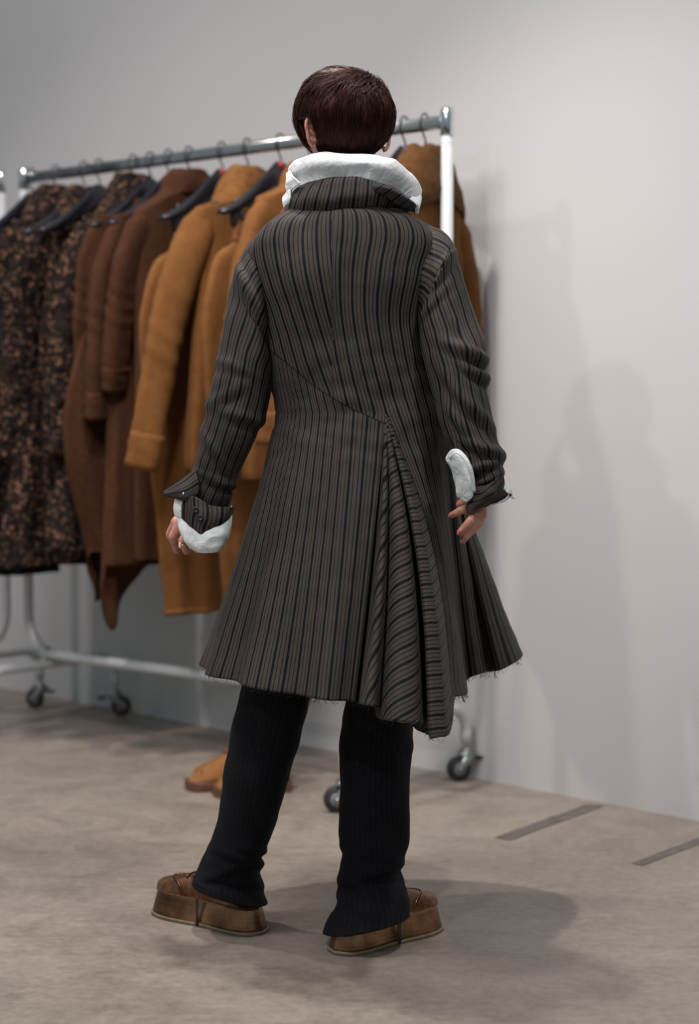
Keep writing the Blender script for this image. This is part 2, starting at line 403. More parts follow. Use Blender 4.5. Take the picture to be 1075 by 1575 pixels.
rack(RL + .123, 'second white garment rack cut off at the left edge of the photo', [PI*.9, PI*.85, 2.0, .3], [0, 1, 0, 0])

# ------------------------------------------------------------------ hangers and garments
def hook_t(px):                                    # distance along the bar of the hook seen at px
    k = (px - 537.5)/F
    return (UR[0] - k*UR[1]) / (k*r[1] - r[0])
def hanger(t, label, tab=None, clips=False, arm=.25, bare=None, group='black hangers on the rack'):
    o = UR + r*t
    root = empty('hanger', tuple(o + Zv*1.80), label, 'hanger', group)
    # hook
    pts = []
    for x in np.linspace(math.radians(205), math.radians(-90), 16):
        pts.append(o + n*(.020*math.cos(x)) + Zv*(BARZ+.0025 + .0275*math.sin(x)) )
    pts = pts[:-1] + [o + n*.004 + Zv*(BARZ-.030), o - n*.004 + Zv*(BARZ-.042), o + Zv*1.79]
    tube('hook', pts, .0028, M['wire'], root, 8)
    ins = 'inside' in label or 'hidden' in label
    if ins: arm = .15
    zt_, sl_ = (1.760, .09) if ins else (1.768, .130)
    s = np.linspace(-1, 1, 29); g = []
    for q in s:
        a = abs(q); a_ = max(0, a-.08)/.92; zc = zt_ - sl_*(1-(1-a_)**1.45); hz = .026*(1-a_)**1.3 + .011; wr = .007 + .017*a**1.6
        if a > .97: hz *= .6; wr *= .7
        cx = o + n*(arm*q) + Zv*zc
        ring = []
        for x in np.linspace(0, 2*PI, 14, endpoint=False):
            ring.append(cx + r*wr*math.copysign(abs(math.cos(x))**.8, math.cos(x)) + Zv*hz*math.sin(x))
        g.append(ring)
    gridmesh('hanger_arm', np.array(g), M['black'], root, closed=True, caps=True)
    if tab: tube('size_tab', [o + Zv*1.785, o+Zv*1.799, o+Zv*1.803], [.012, .012, .008], M[tab], root, 14)
    if clips:
        tube('clip_bar', [o - n*.2 + Zv*1.70, o + n*.2 + Zv*1.655], .003, M['wire'], root, 8)
        for sg in (-1, 1):
            tube('clip_strap', [o + n*.185*sg + Zv*1.66, o + n*.185*sg + Zv*1.685], .003, M['wire'], root, 8)
            p = o + n*.185*sg
            g = np.array([[p + n*x*.016 + r*y*hw + Zv*z for x, y in ((-1, -1), (1, -1), (1, 1), (-1, 1))] for z, hw in ((1.668, .006), (1.655, .012), (1.625, .014), (1.60, .008))])
            joinmesh('clip', [g], M['black'], root)
    adopt(root); return root

def ring_loft(o, rows, K=48, nr=40, folds=(), hemvar=None, seed=0, lean=(0, 0), roughn=0, roughs=40):
    """rows: (z at centre, half width along n near side, far side, half thickness, drop at the sides)"""
    R = cr(np.array(rows, float), nr); ph = np.linspace(0, 2*PI, K, endpoint=False)
    P = np.zeros((nr, K, 3)); zt = R[0, 0]; zb = R[-1, 0]
    for i in range(nr):
        z, w1, w2, th, dr = R[i]; f = (zt - z)/(zt - zb)
        c = np.cos(ph); s = np.sin(ph)
        wn_ = np.where(c > 0, w1, w2)*np.sign(c)*np.abs(c)**.85
        fold = sum(a*f**.8*np.sin(k*ph + p) for k, a, p in folds) if folds else 0
        tr = np.sign(s)*np.abs(s)**.8*(th) + fold*np.sign(s)*np.abs(s)
        zz = z - dr*np.abs(c)**1.4
        if hemvar is not None: zz = zz + f**2*hemvar(ph)
        P[i] = o + np.outer(wn_ + fold*.5*np.sign(c) + lean[0]*f, n) + np.outer(tr + lean[1]*f, r) + np.outer(zz, Zv)
    if roughn:
        N = gnormals(P, True); P = P + N*(fnoise(P, roughs, seed)*roughn)[..., None]
    return P
def sleeve_tube(o, sg, zsh, w, L, rad, out_n, out_r, seed, K=26, nr=44, roughn=0, cuff=True, crush=.006):
    """hanging sleeve from the shoulder end; out_n/out_r = swing at the cuff"""
    rnd = random.Random(seed)
    pts = []; 
    for f in np.linspace(0, 1, nr):
        bow = math.sin(f*PI)*.02
        pts.append(o + n*sg*(w - .045 + .04*min(1, f*4) + out_n*f + bow) + r*(out_r*f**1.2) + Zv*(zsh - .01 - L*f))
    f = np.linspace(0, 1, nr)
    rad_ = rad*(1.05 - .22*f) * np.clip((f*9+.35), 0, 1)**.5
    P = tube_pts(pts, 1.0, K, ref=n); ctr = np.array(pts)[:, None, :]; P = ctr + (P-ctr)*rad_[:, None, None]
    # flatten along rack axis
    d = (P-ctr); dr = np.einsum('ijk,k->ij', d, r); P = P - (dr*.32)[..., None]*r
    N = gnormals(P, True)
    ph = np.linspace(0, 2*PI, K, endpoint=False)
    el = np.exp(-((f-.52)/.13)**2)[:, None]; wr = np.exp(-((f-.9)/.1)**2)[:, None]
    disp = crush*el*np.sin(f[:, None]*75 + 2*np.sin(ph)[None]*1.2 + rnd.random()*6) + crush*.8*wr*np.sin(f[:, None]*90+np.cos(ph)[None]*2)
    disp = disp + .005*np.sin(3*ph + rnd.random()*6)[None]*np.ones((nr, 1)) + .007*fnoise(P, 9, seed)
    if roughn: disp = disp + roughn*fnoise(P, 45, seed+3)
    if np.mean(np.einsum('ijk,ijk->ij', N, d)) < 0: N = -N
    return P + N*disp[..., None]
def jacket(px, label, group, mats, crush=.003, zneck=1.80, zsh=1.665, w=.21, hem=.80, hw=(.30, .26), th=.05, sl=(.62, .058, .05, .05), seed=1,
           collar='stand', roughn=0, lean=(0, 0), hemvar=None, name='jacket', far_sleeve=True, cat='jacket', t=None, mid=None):
    if t is None: t = hook_t(px)
    o = UR + r*t
    root = empty(name, tuple(o + Zv*zneck), label, cat, group)
    m, mc = mats
    rnd = random.Random(seed)
    wm = mid if mid else (w+hw[0])/2
    rows = [(zneck-.005, .075, .075, .030, 0), (zneck-.015, .10, .10, th*.8, .025), (zneck-.03, w*.75, w*.75, th, (zneck-zsh)*.55),
            (zneck-.06, w, w, th*1.05, zneck-zsh-.06), (zneck-.16, w*1.0, w*.98, th*1.1, .045), (zneck-.30, w*.99, w*.95, th*1.15, 0),
            ((zneck-.30+hem)/2, wm, (w+hw[1])/2, th*1.2, 0), (hem+.05, hw[0], hw[1], th*1.3, 0), (hem, hw[0]*.99, hw[1]*.99, th*1.25, 0)]
    fa = 2.0 if roughn else 1.0
    folds = [(5, .006*fa, rnd.random()*6), (9, .008*fa, rnd.random()*6), (14, .004*fa, rnd.random()*6)]
    P = ring_loft(o, rows, 72, 70, folds, hemvar, seed, lean, roughn)
    gridmesh('body', P, m, root, closed=True, solid=.004)
    for sg in ((1, -1) if far_sleeve else (1,)):
        s = sleeve_tube(o, sg, zsh, w, sl[0]*(1 if sg > 0 else .97), sl[1], sl[2]*(1 if sg > 0 else .6), sl[3], seed*7+sg, roughn=roughn, crush=crush)
        so = gridmesh('sleeve', s, m, root, closed=True, solid=.004)
        if not roughn:                             # turned hem band at the cuff
            c0 = s[-7:]; cc = c0.mean(axis=1, keepdims=True); gridmesh('cuff', cc + (c0-cc)*1.05, m, so, closed=True, solid=.003)
    if collar:
        cw = .10; pts = []
        h = {'stand': .045, 'fur': .075, 'lapel': .05}[collar]
        rr = [(zneck-.055, .098, .060, .012), (zneck-.03, .095, .060, .005), (zneck-.03+h*.6, .078, .048, 0), (zneck-.03+h, .060, .038, 0), (zneck-.03+h*.92, .066, .032, 0), (zneck-.03, .060, .026, 0)]
        if collar == 'fur': rr = [(zneck-.10, .150, .060, .045), (zneck-.07, .14, .066, .03), (zneck-.03+h*.3, .100, .058, .0), (zneck-.03+h*.9, .068, .042, 0), (zneck-.03+h, .052, .032, 0), (zneck-.03, .060, .026, 0)]
        P = ring_loft(o, [(a, b, b, c, d) for a, b, c, d in rr], 48, 20)
        N = gnormals(P, True); P = P + N*(fnoise(P, 30, seed)*.006 + fnoise(P, 70, seed)*(.004 if collar == 'fur' else .001))[..., None]
        gridmesh('collar', P, mc, root, closed=True, solid=.004)
    adopt(root); return root
def hung_trousers(px, label, group, mat, ztop=1.612, hem=.75, seed=1, hw=.23, swing=.0, lean=(0, 0), roughn=0, name='trousers', cat='trousers', legs=True):
    t = hook_t(px); o = UR + r*t
    root = empty(name, tuple(o + Zv*ztop), label, cat, group); rnd = random.Random(seed)
    rows = [(ztop, .175, .175, .012, .0), (ztop-.015, .195, .195, .024, -.012), (ztop-.05, .20, .20, .030, .0), (ztop-.06, .205, .205, .024, 0), (ztop-.12, .22+swing*.7, .215, .036, 0), (ztop-.3, hw+swing, hw, .038, 0),
            ((ztop+hem)/2, hw*.98+swing*.75, hw*.95, .038, 0), (hem+.04, hw*.93, hw*.85, .040, 0), (hem, hw*.92, hw*.84, .040, 0)]
    folds = [(6, .008, rnd.random()*6), (11, .006, rnd.random()*6)]
    P = ring_loft(o, rows, 64, 70, folds, None, seed, lean, 0)
    N = gnormals(P, True); f = np.linspace(0, 1, 70)[:, None]
    P = P + N*(.004*np.exp(-(f/.12)**2)*np.sin(np.linspace(0, 2*PI, 64, endpoint=False)*17)[None] + .006*fnoise(P, 12, seed) + roughn*fnoise(P, 45, seed))[..., None]
    b = gridmesh('trouser_body', P, mat, root, closed=True, solid=.004)
    wb = P[2:6]; c = wb.mean(axis=1, keepdims=True); gridmesh('waistband', c + (wb-c)*1.04, mat, root, closed=True, solid=.003)
    for a in (0, PI*.12, -PI*.12, PI):              # belt loops
        j = int((a % (2*PI))/(2*PI)*64); q = P[1:8:2, j]; tube('belt_loop', [p + n*(.009 if abs(a) < 1 else -.009) for p in q], .005, mat, root, 6)
    adopt(root); return root

PRESS[0] = True
LEO = (M['leopard'], M['leopard']); WOOL = (M['wool'], M['wool']); TAN = (M['suede'], M['fur']); TAN2 = (M['suede2'], M['fur2'])
gl, gb, gt = 'leopard knit jackets on the rack', 'rust brown wool coats on the rack', 'tan suede jackets on the rack'
hanger(hook_t(53), 'black hanger with red size tab nearest the left end of the rack', 'redtab')
hung_trousers(53, 'dark leopard knit trousers on the leftmost hanger of the rack', None, M['leopard'], hem=.60, seed=2, lean=(.05, .03), roughn=.012, legs=False)
hanger(hook_t(90), 'black hanger inside the leftmost high collared leopard jacket')
jacket(90, 'leopard knit jacket with rounded collar, second garment from the left', gl, LEO, zneck=1.765, zsh=1.65, hem=.60, hw=(.34, .28), th=.05, w=.22, sl=(.75, .075, .07, .02), seed=3, collar='fur', roughn=.02)
hanger(hook_t(133), 'black hanger with red tab between the two leopard collars', 'redtab')
jacket(133, 'leopard knit jacket just left of the bare black hanger arm', gl, LEO, zneck=1.75, zsh=1.65, hem=.58, hw=(.34, .28), th=.045, w=.22, sl=(.72, .07, .06, .03), seed=4, collar='fur', roughn=.02)
hanger(hook_t(156), 'bare armed black hanger lying over the leopard clothes')
hung_trousers(156, 'leopard knit trousers hanging under the bare armed hanger', None, M['leopard'], hem=.70, seed=5, hw=.25, roughn=.012)
hanger(hook_t(208), 'black hanger inside the leopard jacket beside the brown coats')
jacket(208, 'leopard knit jacket with tall collar beside the brown coats', gl, LEO, zneck=1.77, zsh=1.65, hem=.64, hw=(.35, .27), th=.045, w=.22, sl=(.70, .07, .08, .02), seed=6, collar='fur', roughn=.02)
hanger(hook_t(234), 'short looking black hanger, left of the pair above the brown coats')
jacket(234, 'brown wool coat in the folds nearest the leopard jackets', gb, WOOL, zneck=1.74, zsh=1.655, hem=.64, hw=(.27, .25), mid=.36, w=.24, th=.034, sl=(.50, .042, .02, .02), seed=7, collar=None, name='coat', cat='coat',
       hemvar=lambda ph: -.16*np.exp(-((ph-.75)/.5)**2))
hanger(hook_t(262), 'black hanger, right of the pair above the brown coats')
jacket(262, 'middle brown wool coat with long pointed hem', gb, WOOL, zneck=1.74, zsh=1.655, hem=.60, hw=(.28, .25), w=.235, th=.035, sl=(.60, .052, .05, .03), seed=8, collar=None, name='coat', cat='coat',
       hemvar=lambda ph: -.20*np.exp(-((ph-.6)/.5)**2))
hanger(hook_t(293), 'black hanger hidden inside the brown coat with raised collar')
jacket(293, 'flecked brown wool coat with raised pointed collar', gb, WOOL, zneck=1.795, zsh=1.665, hem=.62, hw=(.23, .22), w=.225, th=.045, sl=(.52, .055, .03, .08), seed=9, collar='stand', name='coat', cat='coat')
hanger(hook_t(343), 'bare black clip hanger with red tab holding tan trousers', 'redtab', True)
hung_trousers(343, 'tan suede trousers clipped beside the flecked brown coat', 'tan suede trousers on the rack', M['suede'], hem=.475, seed=10, hw=.24, swing=.095, lean=(0, .03))
hanger(hook_t(382), 'black hanger inside the tan jacket with fur collar, left of her shoulder')
jacket(382, 'tan suede jacket with short fur collar between two clip hangers', gt, TAN, zneck=1.748, zsh=1.655, hem=.90, hw=(.26, .25), w=.215, th=.05, sl=(.74, .062, .16, .07), seed=11, collar='fur')
hanger(hook_t(432), 'bare black clip hanger with red tab beside the white shirt collar', 'redtab', True)
hung_trousers(432, 'tan suede trousers with gathered waistband beside her left sleeve', 'tan suede trousers on the rack', M['suede'], hem=.53, seed=12, hw=.24, swing=.08, lean=(0, .02))
hanger(hook_t(476), 'black hanger hidden behind her left shoulder')
jacket(476, 'tan suede jacket directly behind her left shoulder', gt, (M['suede'], M['suede']), zneck=1.765, zsh=1.665, hem=.88, hw=(.27, .25), w=.215, th=.05, sl=(.70, .06, .10, .03), seed=13, collar='lapel')
hanger(hook_t(530), 'black hanger hidden behind her head')
jacket(530, 'tan suede jacket seen between her left arm and waist', gt, (M['suede'], M['suede']), zneck=1.72, zsh=1.65, hem=.86, hw=(.27, .25), w=.215, th=.05, sl=(.66, .06, .06, .03), seed=14, collar=None)
hanger(hook_t(621), 'black hanger with blue size tab right of her head', 'bluetab')
hanger(hook_t(652), 'black hanger inside the rightmost tan coat')
jacket(652, 'long tan coat with fur collar at the right end of the rack', gt, TAN2, zneck=1.745, zsh=1.61, hem=.86, hw=(.20, .27), w=.165, th=.048, sl=(.66, .058, .08, -.01), seed=15, collar='fur', name='coat', cat='coat')
jacket(90, 'black cloth coat hem showing below the leopard jackets at far left', None, (M['blackcloth'], M['blackcloth']), zneck=1.70, zsh=1.62, hem=.52, hw=(.12, .12), w=.12, th=.03, sl=(.5, .03, 0, 0), seed=21, collar=None, name='coat', cat='coat', t=hook_t(53)+.035)

PRESS[0] = False
# ------------------------------------------------------------------ wheat boots under the rack
def boot(toe, heel, label, hh=.15):
    toe = G(*toe); heel = G(*heel); f = toe-heel; L = np.linalg.norm(f); f /= L; s = np.array([-f[1], f[0], 0])
    root = empty('boot', tuple((toe+heel)/2), label, 'boot', 'wheat coloured boots under the rack')
    def outline(q, grow=0):
        k = np.array([0, .04, .15, .35, .6, .8, .93, .985, 1.0]); wv = np.array([.0, .022, .033, .034, .043, .049, .040, .022, 0]) + grow*np.array([0, 1, 1, 1, 1, 1, 1, 1, 0])
        ts = 1-(1-np.cos(np.linspace(0, PI, q)))/2; ts = ts[::-1]; wd_ = crn(k, wv, ts)
        a = [heel + f*(x*(L+2*grow)-grow) + s*y for x, y in zip(ts, wd_)]; b = [heel + f*(x*(L+2*grow)-grow) - s*y for x, y in list(zip(ts, wd_))[::-1][1:-1]]
        return np.array(a+b), np.concatenate([ts, ts[::-1][1:-1]])
    o1, tt = outline(20, .004)
    gridmesh('sole', np.array([o1+Zv*z for z in (0.001, .004, .022, .027)]), M['bootsole'], root, closed=True, caps=True)
    o2, tt = outline(20, -.001); ctr = heel + f*L*.25
    def topz(x): return crn([0, .15, .42, .52, .62, .78, .92, 1.0], [hh, hh, hh*.97, .118, .094, .070, .060, .038], x)
    g = [o2+Zv*.026]
    tz = topz(tt)
    for q in (.25, .5, .75, .92, 1.0):
        sh = 1 - .28*q**2; P = []
        for k, p in enumerate(o2):
            base = heel + f*L*tt[k]; lat = p-base
            nar = math.cos(min(1, q)*PI/2*.93)**.6 if tt[k] > .5 else sh
            blend = 1/(1+math.exp(-(tt[k]-.48)*30)); nn_ = nar*blend + sh*(1-blend)
            P.append(base + lat*nn_ + Zv*(.026 + (tz[k]-.026)*q) - f*(.02*q if tt[k] > .93 else 0))
        g.append(np.array(P))
    up = gridmesh('upper', np.array(g), M['nubuck'], root, closed=True, caps=True)
    for k in range(5):
        x = .62 - .055*k; z = float(topz([x])[0])+.002 + (.004 if k < 2 else 0)
        c = heel + f*L*x; tube('lace', [c - s*.024 + Zv*(z-.012), c - s*.012 + Zv*(z+.001), c + Zv*(z+.004), c + s*.012 + Zv*(z+.001), c + s*.024 + Zv*(z-.012)], .0032, M['lace'], root, 8)
    q = heel + f*L*.22
    a = np.linspace(0, 2*PI, 26); tube('padded_collar', [q + f*.068*math.cos(x)*(L/.28) + s*.036*math.sin(x) + Zv*hh for x in a], .010, M['nubuck'], root, 8)
    adopt(root)
boot((289, 1216), (444, 1199), 'far wheat nubuck boot with toe pointing left under the rack')
boot((332, 1226), (446, 1214), 'near wheat boot mostly hidden behind her left trouser leg')

# ------------------------------------------------------------------ the woman
D0 = 3.52
body_parts = []
def capsule(p0, p1, r0, r1, seg=20, k=6):
    p0 = np.array(p0, float); p1 = np.array(p1, float); d = p1-p0; L = np.linalg.norm(d); d /= L
    path = []; rad = []
    for i in range(k+1):
        a = PI/2*(1-i/k)*.98; path.append(p0 - d*r0*math.sin(a)); rad.append(r0*math.cos(a))
    for q in (.33, .66): path.append(p0 + d*L*q); rad.append(r0+(r1-r0)*q)
    for i in range(k+1):
        a = PI/2*(i/k)*.98; path.append(p1 + d*r1*math.sin(a)); rad.append(r1*math.cos(a))
    P = np.array(path); N = np.array([1., 0, 0]) if abs(d[0]) < .8 else np.array([0, 1., 0]); N -= d*N.dot(d); N /= np.linalg.norm(N); Bn = np.cross(d, N)
    a = np.linspace(0, 2*PI, seg, endpoint=False)
    return P[:, None, :] + np.array(rad)[:, None, None]*(np.cos(a)[None, :, None]*N + np.sin(a)[None, :, None]*Bn)
def limb(pts, rads):
    for a, b, ra, rb in zip(pts[:-1], pts[1:], rads[:-1], rads[1:]): body_parts.append(capsule(a, b, ra, rb))
# trunk
limb([U(532, 340, D0), U(540, 420, D0), U(552, 520, D0), U(553, 640, D0), U(550, 760, D0), U(548, 850, D0)], [.055, .085, .10, .085, .115, .10])
for sx in (-1, 1):
    limb([U(532+sx*10, 390, D0), U(532+sx*95, 405, D0)], [.075, .035]); limb([U(550+sx*20, 760, D0), U(550+sx*55, 830, D0)], [.10, .085])
limb([U(530, 350, D0), U(530, 250, D0-.005)], [.06, .052])
# legs
LLEG = [U(495, 850, D0), U(420, 1130, D0), U(360, 1360, 3.60)]; RLEG = [U(598, 850, D0), U(578, 1160, D0-.02), U(568, 1380, 3.48)]
for P_ in (LLEG, RLEG): limb(P_, [.082, .050, .036])
# feet inside the shoes
SHOES = [(G(404, 1437), G(243, 1398)), (G(514, 1468), G(670, 1422))]
for k, (h, tt) in enumerate(SHOES):
    an = (LLEG, RLEG)[k][-1]; f = (tt-h)/np.linalg.norm(tt-h)
    limb([an, h + f*.085 + Zv*.085, h + f*.19 + Zv*.062], [.034, .024, .018])
# arms
LARM = [U(412, 408, 3.51), U(372, 575, 3.50), U(318, 775, 3.53)]; limb(LARM, [.036, .033, .024])
RARM = [U(655, 402, 3.51), U(713, 565, 3.46), U(738, 762, 3.42)]; limb(RARM, [.036, .033, .024])
# left hand: loosely closed, back of the hand to the camera
wr = U(316, 782, 3.54)
for kx, (kn, mid_, tip, rr) in enumerate([((272, 803, 3.53), (262, 822, 3.55), (270, 838, 3.585), .0100), ((282, 800, 3.515), (266, 826, 3.52), (272, 846, 3.55), .0098),
                                       ((296, 806, 3.505), (281, 832, 3.50), (287, 848, 3.53), .0095), ((308, 814, 3.505), (297, 836, 3.50), (303, 846, 3.525), .0085)]):
    limb([wr, U(*kn)], [.019, .0125]); limb([U(*kn), U(*mid_), U(*tip)], [.0115, rr, rr*.85])
limb([wr, U(276, 800, 3.57), U(264, 822, 3.60), U(272, 842, 3.60)], [.019, .014, .0105, .008])
# right hand resting on the back of the hip, fingers spread
wr2 = U(737, 768, 3.42)
FING = []
for kn, mid_, tip, rr in [((727, 780, 3.402), (709, 785, 3.392), (694, 793, 3.40), .0085), ((737, 787, 3.398), (722, 803, 3.385), (707, 819, 3.388), .0090),
                          ((741, 792, 3.402), (729, 812, 3.392), (712, 832, 3.395), .0080)]:
    limb([wr2, U(*kn)], [.016, .0105]); limb([U(*kn), U(*mid_), U(*tip)], [.0100, rr, rr*.78]); FING.append((U(*mid_), U(*tip), rr))
limb([wr2, U(741, 791, 3.422)], [.016, .010]); limb([U(741, 791, 3.422), U(737, 806, 3.435), U(727, 818, 3.445)], [.0095, .0075, .0062])
limb([wr2, U(732, 770, 3.44), U(716, 770, 3.455), U(706, 776, 3.465)], [.015, .011, .009, .008])
# head
TURN = math.radians(24)
HC = U(526, 187, 3.505)
fw = np.array([-math.sin(TURN), math.cos(TURN), 0]); lt = np.array([math.cos(TURN), math.sin(TURN), 0])
def H(x, y, z): return HC + lt*x + fw*y + Zv*z
g = []
for i in range(41):
    th = PI*(i+.02)/(40.04); ring = []
    for j in range(56):
        ph = 2*PI*j/56; x = .0775*math.sin(th)*math.cos(ph); y = .096*math.sin(th)*math.sin(ph); z = (.112 if th > PI/2 else .097)*math.cos(th) - .002
        if z < 0:
            q = -z/.112; x *= 1-.30*q**1.6; 
            if y < 0: y *= 1-.42*q
            else: y *= 1-.10*q
        ga = lambda cx, cz, s: math.exp(-(((x-cx)/s)**2 + ((z-cz)/s)**2)) if y > 0 else 0
        y += .022*ga(0, -.022, .011) + .012*ga(0, -.008, .010) + .004*ga(0, .012, .014) + .006*ga(0, -.056, .012) + .010*ga(0, -.092, .022) - .008*ga(.030, .004, .014) - .008*ga(-.030, .004, .014) + .004*ga(.04, -.03, .02) + .004*ga(-.04, -.03, .02)
        ring.append(H(x, y, z))
    g.append(ring)
body_parts.append(np.array(g))
for sx in (-1, 1):                                 # ears: plate and rim
    e0 = H(sx*.064, -.026, -.026); out = lt*sx*.95 - fw*.32; out /= np.linalg.norm(out); ov = np.cross(out, Zv)
    P = []
    for i in range(19):
        q_ = math.radians(-100 + 290*i/18); P.append(e0 + out*(.013+.017*math.cos(q_)*(1 if math.sin(q_) > 0 else .75)) + Zv*(.031*math.sin(q_)))
    body_parts.append(tube_pts(P, .0040, 10))
    for zz_, w_ in ((.018, .017), (.006, .017), (-.008, .014), (-.020, .010)): body_parts.append(capsule(e0 + Zv*zz_ - out*.004, e0 + Zv*zz_ + out*w_, .0075, .0045))
me = bpy.data.meshes.new('raw'); V = []; Fc = []
for P in body_parts:
    b = len(V); R_, K_ = P.shape[:2]; V += P.reshape(-1, 3).tolist()
    for i in range(R_-1):
        for j in range(K_): Fc.append((b+i*K_+j, b+i*K_+(j+1) % K_, b+(i+1)*K_+(j+1) % K_, b+(i+1)*K_+j))
    Fc.append(tuple(b+k for k in range(K_))[::-1]); Fc.append(tuple(b+(R_-1)*K_+k for k in range(K_)))
me.from_pydata(V, [], Fc); me.update()
tmp = bpy.data.objects.new('raw', me); C.objects.link(tmp)
bm = bmesh.new(); bm.from_mesh(me); bmesh.ops.recalc_face_normals(bm, faces=bm.faces); bm.to_mesh(me); bm.free()
md = tmp.modifiers.new('r', 'REMESH'); md.mode = 'VOXEL'; md.voxel_size = .0032; md.use_smooth_shade = True
md = tmp.modifiers.new('s', 'SMOOTH'); md.factor = .5; md.iterations = 4
bpy.context.view_layer.update()
me2 = bpy.data.meshes.new_from_object(tmp.evaluated_get(bpy.context.evaluated_depsgraph_get())); me2.name = 'person'
bpy.data.objects.remove(tmp)
person = link('person', me2, M['skin'])
tag(person, 'person seen from behind in a dark striped coat, hand on hip, head turned left', 'person')
# eyes
for sx in (-1, 1):
    e = H(sx*.030, .080, .004); o = gridmesh('eye', capsule(e-fw*.002, e+fw*.002, .012, .012), M['eye'], person, closed=True, caps=True)
    gridmesh('iris', capsule(e+fw*.0085, e+fw*.0095, .0055, .0055), M['iris'], o, closed=True, caps=True)
for a, b, rr in FING[:3]:                          # nails on the camera side of the finger ends
    d = (b-a)/np.linalg.norm(b-a); p = b + d*rr*.1 + np.array([0, -rr*.62, rr*.1]); gridmesh('fingernail', capsule(p-d*.004, p+d*.003, .0042, .0038, 12), M['nail'], person, closed=True, caps=True)
# ring on the left hand
rp = U(283, 838, 3.492); a = np.linspace(0, 2*PI, 24)
ring_ = tube('ring', [U(283+6.5*math.cos(x), 838+3*math.cos(x)-4.5*math.sin(x)*.4, 3.502+.0105*math.sin(x)) for x in a], .0014, M['gold'], person, 8)
gridmesh('ring_stone', capsule(U(277, 836, 3.492), U(277, 841, 3.492), .0030, .0030, 12), M['pearl'], ring_, closed=True, caps=True)

# --- hair
HRC = U(529, 180, 3.495)
HX, HY, HZ = .0955, .104, .0925
def hair_surface(th, ph):                           # th from top, ph around; world aligned, ph=-90deg faces the camera
    s, c_ = math.sin(th), math.cos(th)
    x = HX*abs(s)**.80*math.cos(ph); y = HY*abs(s)**.85*math.sin(ph); z = HZ*c_
    if z < 0:
        q = min(1, -z/HZ); x *= 1 - .03*q - .17*q**2
        if y < 0: y *= 1 - .36*q**1.4
        z *= 1.04
    x += .006*math.exp(-((th-1.9)/.5)**2)*(1 if math.cos(ph) > 0 else -.5)*abs(math.cos(ph))
    return np.array([x, y, z])
def skin_hole(p):                                   # head-local test: leaves face and ear free
    q = p - HC; x, y, z = q.dot(lt), q.dot(fw), q[2]
    if y > .048 and z < .045: return True
    if x < -.042 and -.050 + max(0, -.030-z)*1.2 < y < .012 and z < -.004: return True
    if x > .050 and -.045 < y < .012 and z < -.026: return True
    return False
gg = np.array([[HRC + hair_surface(PI*.005 + PI*.84*i/60, 2*PI*j/96)*.955 for j in range(96)] for i in range(61)])
Nn = gnormals(gg, True)
if np.mean(np.einsum('ijk,ijk->ij', Nn, gg-HRC)) < 0: Nn = -Nn
gg = gg + Nn*(.002*fnoise(gg*np.array([1, 1, .35]), 55, 2) + .0015*fnoise(gg*np.array([1, 1, .3]), 160, 9))[..., None]
V = gg.reshape(-1, 3); keep = [not skin_hole(p) for p in V]; fc = []
for i in range(60):
    for j in range(96):
        q = (i*96+j, i*96+(j+1) % 96, (i+1)*96+(j+1) % 96, (i+1)*96+j)
        if all(keep[k] for k in q): fc.append(q)
fc.append(tuple(range(96))[::-1])
me = bpy.data.meshes.new('hair'); me.from_pydata(V.tolist(), [], fc); me.update()
hair = link('hair', me, M['hair'], person); me.flip_normals(); mo = hair.modifiers.new('s', 'SOLIDIFY'); mo.thickness = .008; mo.offset = -1
rnd = random.Random(5); WH = np.array([.022, -.040, .085])
SV = []; SF = []
def strand(pts, w0):
    b = len(SV); m = len(pts)
    for i, p in enumerate(pts):
        wv = w0*(1 - (i/(m-1))**2*.9)
        d = pts[min(i+1, m-1)]-pts[max(i-1, 0)]; d = d/(np.linalg.norm(d)+1e-9); o = p-HRC; o = o/np.linalg.norm(o); s = np.cross(d, o); s /= (np.linalg.norm(s)+1e-9)
        SV.extend([(p - s*wv).tolist(), (p + o*wv*.8).tolist(), (p + s*wv).tolist()])
    for i in range(m-1):
        for k in range(2): SF.append((b+3*i+k, b+3*i+k+1, b+3*i+3+k+1, b+3*i+3+k))
        SF.append((b+3*i+2, b+3*i, b+3*i+3, b+3*i+5))
def grow(th, ph, L, m, lift0, lift1, wig, jit):
    pts = []; e = 1e-3
    for i in range(m):
        P_ = hair_surface(th, ph); T1 = (hair_surface(th+e, ph)-P_)/e; T2 = (hair_surface(th, ph+e)-P_)/e
        nr_ = np.cross(T1, T2); nr_ /= (np.linalg.norm(nr_)+1e-9)
        if nr_.dot(P_) < 0: nr_ = -nr_
        f = i/(m-1)
        pts.append(HRC + P_*.965 + nr_*(lift0 + (lift1-lift0)*math.sin(PI*.5*f)**.7 - max(0, f-.7)*lift1*.9))
        tm = min(1, max(0, (P_[2]-.008)/.05)); aw = P_-WH; aw /= (np.linalg.norm(aw)+1e-6)
        d = aw*(.8*tm+.05) + np.array([-.9*tm + wig*(.5+.5*tm), .2*tm + wig*.3, -1.3*(1-tm)-.1]) + jit
        th += d.dot(T1)/(T1.dot(T1)+1e-9)*L/m; ph += d.dot(T2)/(T2.dot(T2)+1e-6)*L/m
        if th > 2.62: break
    return pts
